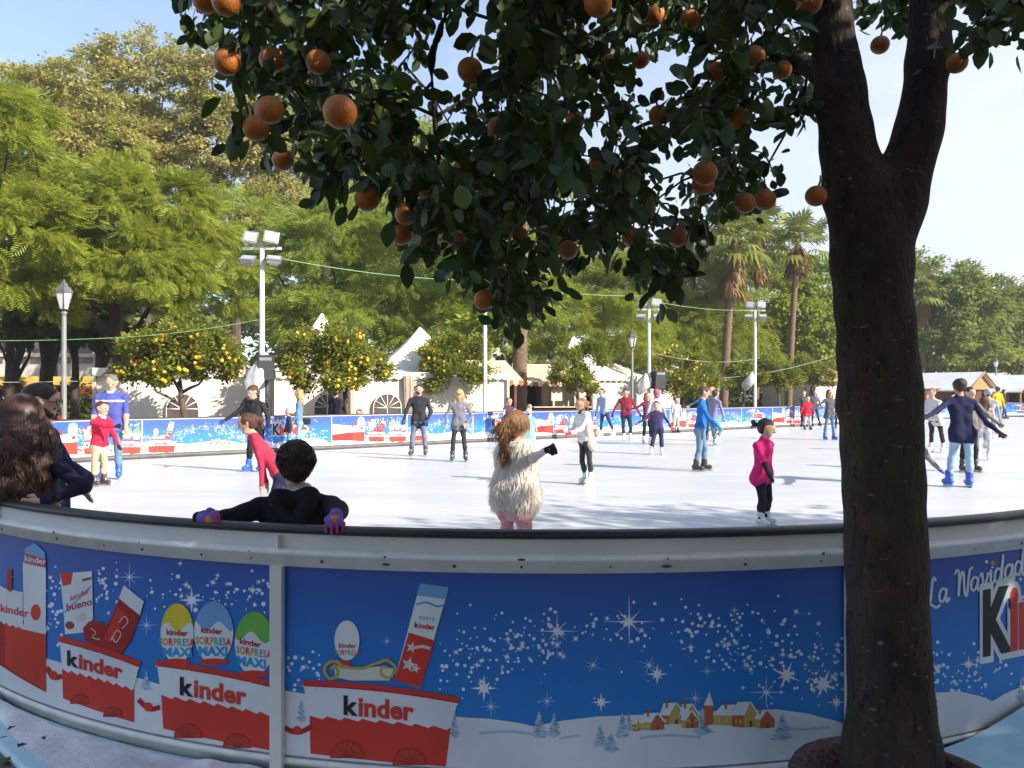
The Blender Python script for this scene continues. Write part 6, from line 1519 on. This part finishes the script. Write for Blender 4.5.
def mast(label, px, py_top, Y, heads=True, speaker=None, yaw=0, cover=None):
    X = (px - CX) / F * Y; H = at(px, py_top, Y)[2] + .1
    root = empty('floodlight_mast', (X, Y, -.1), 0, label, 'floodlight mast', 'white floodlight masts round the rink')
    b = MB(); b.lathe([(.16, 0), (.16, .04), (.075, .05), (.068, H * .6), (.058, H - .1)], POST_W, n=14); b.build('pole', root)
    if heads:
        b = MB(); b.box((0, 0, H - .22), (1.0, .06, .06), POST_W); b.box((0, 0, H - .60), (.06, .06, .06), POST_W); b.build('crossbar', root)
        for x, z, tilt in ((-.27, H + .06, 18), (.27, H + .06, 18), (-.34, H - .48, 62), (.34, H - .48, 62)):
            Mx = Matrix.Translation((x, -.1, z)) @ Matrix.Rotation(rad(yaw + 22 * x), 4, 'Z') @ Matrix.Rotation(rad(-tilt), 4, 'X') @ Matrix.Rotation(rad(9), 4, 'Y')
            b = MB(); b.box((0, .06, 0), (.35, .12, .30), FLOODM, Mx, .02); b.box((0, .15, 0), (.24, .08, .2), FLOODM, Mx, .02)
            b.box((0, -.006, .0), (.38, .016, .33), FLOODM, Mx, .006)
            for s in (-1, 1): b.box((s * .19, .06, -.1), (.012, .05, .3), IRON, Mx)
            o = b.build('floodlight', root)
            b = MB(); b.box((0, -.019, 0), (.31, .008, .25), FGLASS, Mx); b.build('glass', o)
    return root
m1 = mast('tall white floodlight mast with four lamps at the left', 262, 240, 20.8, yaw=12)
mast('slim white mast behind the middle of the rink', 485, 300, 26.6, heads=False)
mast('white floodlight mast half hidden by hanging orange leaves', 649, 304, 32.0, yaw=-8)
mast('far white floodlight mast in front of the palms', 755, 306, 38.5, yaw=-10)
def loudspeaker(label, px, py, Y, s=1.0, side=.25):
    c = at(px, py, Y); root = empty('loudspeaker', (c[0], Y - .25, c[2] - .32 * s), 0, label, 'loudspeaker', 'black loudspeakers on the masts')
    b = MB(); Mx = Matrix.Rotation(rad(14), 4, 'Z') @ Matrix.Rotation(rad(7), 4, 'X'); b.box((0, 0, .32 * s), (.42 * s, .34 * s, .64 * s), SPK, Mx, .02); b.build('cabinet', root)
    b = MB(); b.box((0, -.178 * s, .27 * s), (.37 * s, .012, .48 * s), GRILL, Mx); b.build('grille', root)
    b = MB(); b.box((0, -.178 * s, .56 * s), (.30 * s, .014, .08 * s), FLOODM, Mx); b.build('horn', root)
    b = MB(); b.box((-.02, .12, .30 * s), (.10, .25, .12), IRON); b.tube([(-.04, .2, .2 * s), (-.04, .2, -.45 * s)], .05, IRON, 8); b.build('bracket', root)
loudspeaker('black loudspeaker on the tall left mast', 269, 368, 20.9, 1.0)
loudspeaker('grey black loudspeaker beside the half hidden mast', 657, 380, 32.2, 1.15)
def cover(label, px, py, Y, w, h, seed):
    c = at(px, py, Y); root = empty('plastic_cover', (c[0], Y - .15, c[2] - h / 2), 0, label, 'cover', 'pale plastic covers on the masts')
    rs = np.random.RandomState(seed); V, Q = [], []; n = 18
    prof = [(.08, 0), (.36, .18), (.5, .4), (.40, .66), (.2, .88), (.04, 1)]
    for i, (r, z) in enumerate(prof):
        for k in range(n): a = 2 * math.pi * k / n; q = r * w * (1 + .28 * math.sin(2 * a + seed + i * .4) + .12 * math.sin(5 * a + i) + rs.normal(0, .06)); V.append((q * math.cos(a) + (z - .5) * w * .5, q * .5 * math.sin(a), z * h + rs.normal(0, .02)))
    for i in range(len(prof) - 1):
        for k in range(n): Q.append((i * n + k, i * n + (k + 1) % n, (i + 1) * n + (k + 1) % n, (i + 1) * n + k))
    link('cover_sheet', np_mesh('cover_sheet', V, Q, mat('crumpled_plastic', (.44, .44, .43), rough=.35, var=.12, scale=6, bump=.6, bscale=9), smooth=True), root)
cover('pale plastic cover on the tall left mast beside the loudspeaker', 256, 378, 20.6, .42, .9, 1)
cover('crumpled white plastic cover left of the half hidden mast', 642, 384, 31.9, .50, .85, 2)
cover('white plastic cover on the far mast by the palms', 748, 381, 38.3, .60, .85, 3)

def wire(label, pts, r, m, name='cable'):
    b = MB(); P = []
    for (a, c, sag) in pts:
        a, c = np.array(a), np.array(c)
        for i in range(13): t = i / 12; p = a * (1 - t) + c * t; p[2] -= sag * 4 * t * (1 - t); P.append(tuple(p))
    b.tube(P, r, m, 6); o = b.build(name); tag(o, label, 'cable'); return o
GREENW = mat('green_string_light_cable', (.22, .42, .18), rough=.5, var=.2); GREYW = mat('grey_cable', (.30, .34, .28), rough=.6, var=.2)
wire('green cable running right from the tall left mast past the middle to the far mast', [(at(268, 256, 20.8), at(460, 280, 26.5), .12), (at(460, 280, 26.5), at(648, 296, 32), .15), (at(648, 300, 32), at(752, 310, 38.5), .15)], .010, GREENW)
wire('green cable running left from the tall left mast past the lamp', [(at(262, 319, 20.8), at(130, 337, 20.6), .06), (at(130, 337, 20.6), at(-60, 340, 20.5), .05)], .009, GREENW)
wire('thin grey cable crossing behind the leftmost street lamp', [(at(120, 380, 22), at(-60, 382, 21), .03)], .010, GREYW)
wire('thin pale cable between the palm trunks and the big trunk', [(at(690, 379, 40), at(860, 346, 42), .45)], .014, GREYW)
wire('thin upper cable from the half hidden mast to the palms', [(at(650, 352, 33), at(760, 358, 40), .3)], .010, GREYW)

# ------------------------------------------------------------------ white tents
def arch_window(root, cx, z0, w, h, n_bars=7, Mx=None):
    b = MB(); r = w / 2; pts = [(cx - r, 0, z0)] + [(cx - r * math.cos(a), 0, z0 + (h - r) + r * math.sin(a)) for a in np.linspace(0, math.pi, 17)] + [(cx + r, 0, z0)]
    b.add([(p[0], -.006, p[2]) for p in pts], [tuple(range(len(pts)))], PVC, False, Mx)
    o = b.build('window', root); b = MB(); c = (cx, 0, z0 + (h - r))
    for a in np.linspace(0, math.pi, n_bars): b.tube([(cx, -.016, z0 + h - r), (cx - r * math.cos(a), -.016, z0 + h - r + r * math.sin(a))], .018, TAPE, 5, M=Mx)
    b.tube([(p[0], -.016, p[2]) for p in pts], .022, TAPE, 5, M=Mx); b.tube([(cx, -.016, z0), (cx, -.016, z0 + h - r)], .018, TAPE, 5, M=Mx); b.build('glazing_bar', o)
def pagoda(label, px, Y, w, eave, peak, rot, windows=(0,), roof=None, walls=True, front_open=False, name='white_tent'):
    c = at(px, HY, Y); root = empty(name, (c[0], Y, -.1), rot, label, 'tent', 'white tents behind the far boards')
    eave += .1; peak += .1; h = w / 2; roof = roof or CANVAS
    V, Q = [], []; n = 12; k = 10                        # roof: concave, square below, pointed above
    for i in range(k + 1):
        t = i / k; z = eave + (peak - eave) * (t ** 1.9); s = h * (1 - t) + .03
        for j in range(4 * n):
            e = j // n; u = (j % n) / n * 2 - 1; x, y = ((u, -1), (1, u), (-u, 1), (-1, -u))[e]
            V.append((x * s, y * s, z - .05 * (1 - t) * t * (1 - u * u)))
    m_ = 4 * n
    for i in range(k):
        for j in range(m_): Q.append((i * m_ + j, i * m_ + (j + 1) % m_, (i + 1) * m_ + (j + 1) % m_, (i + 1) * m_ + j))
    link('roof', np_mesh('roof', V, Q, roof, smooth=False), root)
    b = MB()                                             # scalloped valance
    for e in range(4):
        Mx = Matrix.Rotation(e * math.pi / 2, 4, 'Z'); ns = max(8, int(w / .28))
        for i in range(ns):
            x0, x1 = -h + w * i / ns, -h + w * (i + 1) / ns; xm = (x0 + x1) / 2; rr = (x1 - x0) / 2
            pts = [(x0, -h - .02, eave + .03), (x0, -h - .02, eave - .14)] + [(xm - rr * math.cos(a), -h - .02, eave - .14 - .08 * math.sin(a)) for a in np.linspace(0, math.pi, 6)[1:-1]] + [(x1, -h - .02, eave - .14), (x1, -h - .02, eave + .03)]
            b.add(pts, [tuple(range(len(pts)))], roof, False, Mx)
    b.build('valance', root)
    for x in (-1, 1):
        for y in (-1, 1): b = MB(); b.box((x * (h - .05), y * (h - .05), eave / 2), (.09, .09, eave), SEAM); b.build('pole', root)
    if walls:
        b = MB()
        for e in range(4):
            if e == 0 and front_open: continue
            Mx = Matrix.Rotation(e * math.pi / 2, 4, 'Z'); nf = 26; vs = []; fs = []
            for i in range(nf + 1):
                x = -h + .06 + (w - .12) * i / nf; d = -.012 * math.sin(i * 1.9) - .01 * (i % 2)
                vs += [(x, -h + .10 + d, 0), (x, -h + .10 + d * .5, eave)]
            for i in range(nf): fs.append((2 * i, 2 * i + 2, 2 * i + 3, 2 * i + 1))
            b.add(vs, fs, CANVAS, False, Mx)
        b.build('wall', root)
        for cx in windows: arch_window(root, cx  , .65, .92, .95, Mx=Matrix.Translation((0, -h + .02, 0)))
    return root
RT = rad(38)
pagoda('white tent with an arched window behind the largest orange tree', 196, 27.0, 5.2, 2.25, 3.6, RT * .4, (-.1, 2.0))
pagoda('white peaked tent behind the round orange tree', 322, 31.0, 5.4, 2.25, 4.62, RT * .4, (.1,))
pagoda('white peaked tent behind the charcoal jacket man', 420, 29.5, 5.4, 2.2, 3.95, RT * .4, (-1.5,))
pagoda('grey roofed tent behind the slim middle mast', 492, 37.0, 4.6, 2.3, 3.9, RT * .4, (), roof=CANVAS_G, front_open=True)
pagoda('white peaked tent far behind the greener orange tree', 573, 38.5, 4.6, 2.3, 4.25, RT * .4, ())
pagoda('low white tent left of the slender street lamp', 615, 42.0, 5.0, 2.2, 3.1, RT * .4, ())
pagoda('tan canvas stall roof left of the big trunk', 826, 54.0, 6.0, 2.3, 3.3, RT * .4, (), roof=mat('tan_canvas', (.40, .27, .14), rough=.85, var=.1), name='tan_tent')
# bundled curtain at a tent corner
b = MB(); 
for i in range(7): b.tube([(-.16 + i * .05 + .02 * math.sin(i), .02 * math.cos(i * 2), 2.2), (-.12 + i * .035, 0, 1.2), (-.15 + i * .05, 0, 0)], [.035, .028, .04], mat('pinkish_curtain', (.46, .36, .29), rough=.9, var=.15, scale=4), 7)
o = b.build('tent_curtain', None, (at(409, HY, 26.6)[0], 26.6, -.1)); tag(o, 'gathered pinkish curtain at the tent corner by the charcoal jacket man', 'curtain')

# dark fronted kiosks with a scalloped awning
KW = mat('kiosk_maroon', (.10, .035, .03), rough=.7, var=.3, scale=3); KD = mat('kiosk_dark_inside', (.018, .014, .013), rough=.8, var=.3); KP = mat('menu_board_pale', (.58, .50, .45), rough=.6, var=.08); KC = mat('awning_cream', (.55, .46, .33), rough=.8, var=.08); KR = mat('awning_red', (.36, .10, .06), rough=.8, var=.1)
def kiosk(label, px, Y, w, cat='kiosk'):
    c = at(px, HY, Y); root = empty('food_kiosk', (c[0], Y, -.1), RT * .4, label, cat, 'dark food kiosks behind the boards')
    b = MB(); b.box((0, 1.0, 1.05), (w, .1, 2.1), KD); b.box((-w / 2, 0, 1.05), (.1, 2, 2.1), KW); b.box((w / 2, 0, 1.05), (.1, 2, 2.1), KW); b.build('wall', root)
    b = MB(); b.box((0, -.9, .5), (w - .15, .35, 1.0), KW, bev=.02); b.box((0, -.95, 1.03), (w - .1, .5, .05), KC); b.build('counter', root)
    b = MB(); b.add([(-w / 2 - .2, -1.5, 2.1), (w / 2 + .2, -1.5, 2.1), (w / 2 - .1, .2, 2.95), (-w / 2 + .1, .2, 2.95), (w / 2 + .2, 1.3, 2.1), (-w / 2 - .2, 1.3, 2.1)], [(0, 1, 2, 3), (3, 2, 4, 5), (1, 4, 2), (0, 3, 5)], KC)
    ns = int(w / .2)
    for i in range(ns):
        x0, x1 = -w / 2 - .2 + (w + .4) * i / ns, -w / 2 - .2 + (w + .4) * (i + 1) / ns
        b.add([(x0, -1.51, 2.12), (x0, -1.51, 1.98), ((x0 + x1) / 2, -1.51, 1.9), (x1, -1.51, 1.98), (x1, -1.51, 2.12)], [(0, 1, 2, 3, 4)], KR if i % 2 else KC)
    b.build('awning', root)
    for x, zz, ww, hh in ((-w * .32, 1.45, .7, .62), (w * .1, 1.55, .5, .5), (w * .36, 1.4, .55, .8)):
        b = MB(); b.box((x, -1.12, zz), (ww, .03, hh), KP, bev=.005); b.build('menu_board', root)
kiosk('dark food kiosk with pale boards behind the wavy blond woman', 455, 31.5, 4.4)
kiosk('dark food kiosk with scalloped awning right of the straight palm trunk', 540, 36.0, 4.2)

# red and yellow stall far left behind the trunks
root = empty('fair_stall', (at(40, HY, 42)[0], 42, -.1), .1, 'red stall with yellow band far behind the trunks at the left', 'stall')
SR = mat('stall_red', (.50, .045, .04), rough=.6, var=.2, scale=2); SY = mat('stall_yellow', (.72, .44, .06), rough=.6, var=.25, scale=3); SW = mat('stall_white', (.6, .58, .55), rough=.6, var=.3, scale=2)
b = MB(); b.box((0, 0, 2.25), (6.6, 1.4, .5), SY, bev=.03); b.build('fascia', root)
b = MB(); b.box((.2, 0, 1.75), (7.0, 1.8, .45), SR, bev=.05); b.build('awning', root)
b = MB(); b.box((0, .4, .7), (6.4, 1.0, 1.3), SR); b.box((0, -.35, .95), (6.2, .4, .06), SW); b.build('counter', root)
for x in (-3, -1, 1, 3): b = MB(); b.box((x, -.6, .9), (.1, .1, 1.8), SR); b.build('pole', root)
for i, (px, Y, z, w, h, c, lab) in enumerate(((62, 56, 2.6, 8.5, 4.2, (.52, .48, .43), 'pale building glimpsed between the left trunks'),)):
    cc = at(px, HY, Y); root = empty('pale_building', (cc[0], Y, -.1), .1, lab, 'building')
    b = MB(); b.box((0, 3, h / 2), (w * 1.6, 6, h), mat('pale_render', c, rough=.9, var=.12, scale=1)); b.build('wall', root)
    for k in range(9):
        for zz in (1.6, 4.6): b = MB(); b.box((-w * .7 + k * w * .175, -.03, zz), (1.1, .1, 1.7), PVC); b.build('window', root)
    b = MB(); b.box((0, 3, h + .12), (w * 1.64, 6.4, .26), SEAM); b.build('cornice', root)

# ------------------------------------------------------------------ wooden market huts with white roofs
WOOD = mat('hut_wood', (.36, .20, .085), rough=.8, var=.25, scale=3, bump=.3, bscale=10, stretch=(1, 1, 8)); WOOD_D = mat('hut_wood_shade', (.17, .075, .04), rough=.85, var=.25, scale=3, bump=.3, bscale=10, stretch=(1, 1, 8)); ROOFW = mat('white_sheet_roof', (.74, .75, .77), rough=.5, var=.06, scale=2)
def hut(label, px, Y, L_, wd, ridge, eave, rot):
    c = at(px, HY, Y); root = empty('market_hut', (c[0], Y, -.1), rot, label, 'hut', 'wooden market huts with white roofs')
    b = MB(); h = wd / 2
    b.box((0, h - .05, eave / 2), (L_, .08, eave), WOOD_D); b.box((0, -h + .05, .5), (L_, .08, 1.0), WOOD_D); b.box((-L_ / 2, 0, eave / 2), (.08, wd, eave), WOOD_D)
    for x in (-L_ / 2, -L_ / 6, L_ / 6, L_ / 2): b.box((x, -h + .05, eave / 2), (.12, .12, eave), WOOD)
    b.build('wall', root)
    b = MB()
    for s in (-1, 1): b.add([(s * L_ / 2, -h, eave), (s * L_ / 2, h, eave), (s * L_ / 2, 0, ridge - .06)], [(0, 1, 2)], WOOD); b.box((s * (L_ / 2 + .02), 0, eave), (.05, wd, .14), WOOD)
    b.build('gable', root)
    b = MB()
    for s in (-1, 1):
        a0, a1 = (0, ridge), (s * (h + .25), eave - .12)
        for t in (0, .05): pass
        b.add([(-L_ / 2 - .3, a0[0], a0[1]), (L_ / 2 + .3, a0[0], a0[1]), (L_ / 2 + .3, a1[0], a1[1]), (-L_ / 2 - .3, a1[0], a1[1]), (-L_ / 2 - .3, a0[0], a0[1] - .09), (L_ / 2 + .3, a0[0], a0[1] - .09), (L_ / 2 + .3, a1[0], a1[1] - .09), (-L_ / 2 - .3, a1[0], a1[1] - .09)], [(0, 1, 2, 3), (7, 6, 5, 4), (0, 4, 5, 1), (1, 5, 6, 2), (2, 6, 7, 3), (3, 7, 4, 0)], ROOFW)
    b.build('roof', root)
    b = MB()
    for s in (-1, 1):
        for e in (-1, 1): b.tube([(s * (L_ / 2 + .32), 0, ridge - .03), (s * (L_ / 2 + .32), e * (h + .25), eave - .14)], .055, WOOD, 5)
    b.build('barge_board', root)
hut('longest white roofed hut just right of the big trunk', 938, 62, 6.2, 4.4, 3.25, 2.0, -.95)
hut('middle white roofed hut above the navy sweater', 972, 66, 4.6, 4.4, 3.3, 2.0, -.95)
hut('white roofed hut below the small pale street lamp', 997, 62, 5.0, 4.4, 3.05, 1.9, -.95)
hut('white roofed hut cut by the right edge', 1030, 62, 4.2, 4.4, 3.0, 1.9, -.95)
hut('white roofed hut partly behind the big trunk', 908, 66, 4.4, 4.4, 3.2, 2.0, -.95)
root = empty('wood_screen', (at(952, HY, 59.7)[0], 59.7, -.1), .0, 'brown plank screen in front of the market huts', 'fence')
b = MB()
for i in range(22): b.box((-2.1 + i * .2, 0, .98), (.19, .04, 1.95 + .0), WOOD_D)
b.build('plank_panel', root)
b = MB(); b.box((.0, -.04, 1.97), (4.5, .1, .08), WOOD_D); b.build('top_rail', root)

# ------------------------------------------------------------------ a little winter haze over the park
hz = bpy.data.materials.new('thin_haze'); hz.use_nodes = True; nt = hz.node_tree; N = nt.nodes; L = nt.links
for n in list(N):
    if n.type == 'BSDF_PRINCIPLED': N.remove(n)
pv = N.new('ShaderNodeVolumePrincipled'); pv.inputs['Color'].default_value = (.92, .95, 1, 1); pv.inputs['Density'].default_value = .0006; pv.inputs['Anisotropy'].default_value = .1
L.new(pv.outputs[0], N['Material Output'].inputs['Volume'])
b = MB(); b.box((0, 180, 14.45), (640, 500, 31.1), hz); tag(b.build('haze'), kind='stuff')
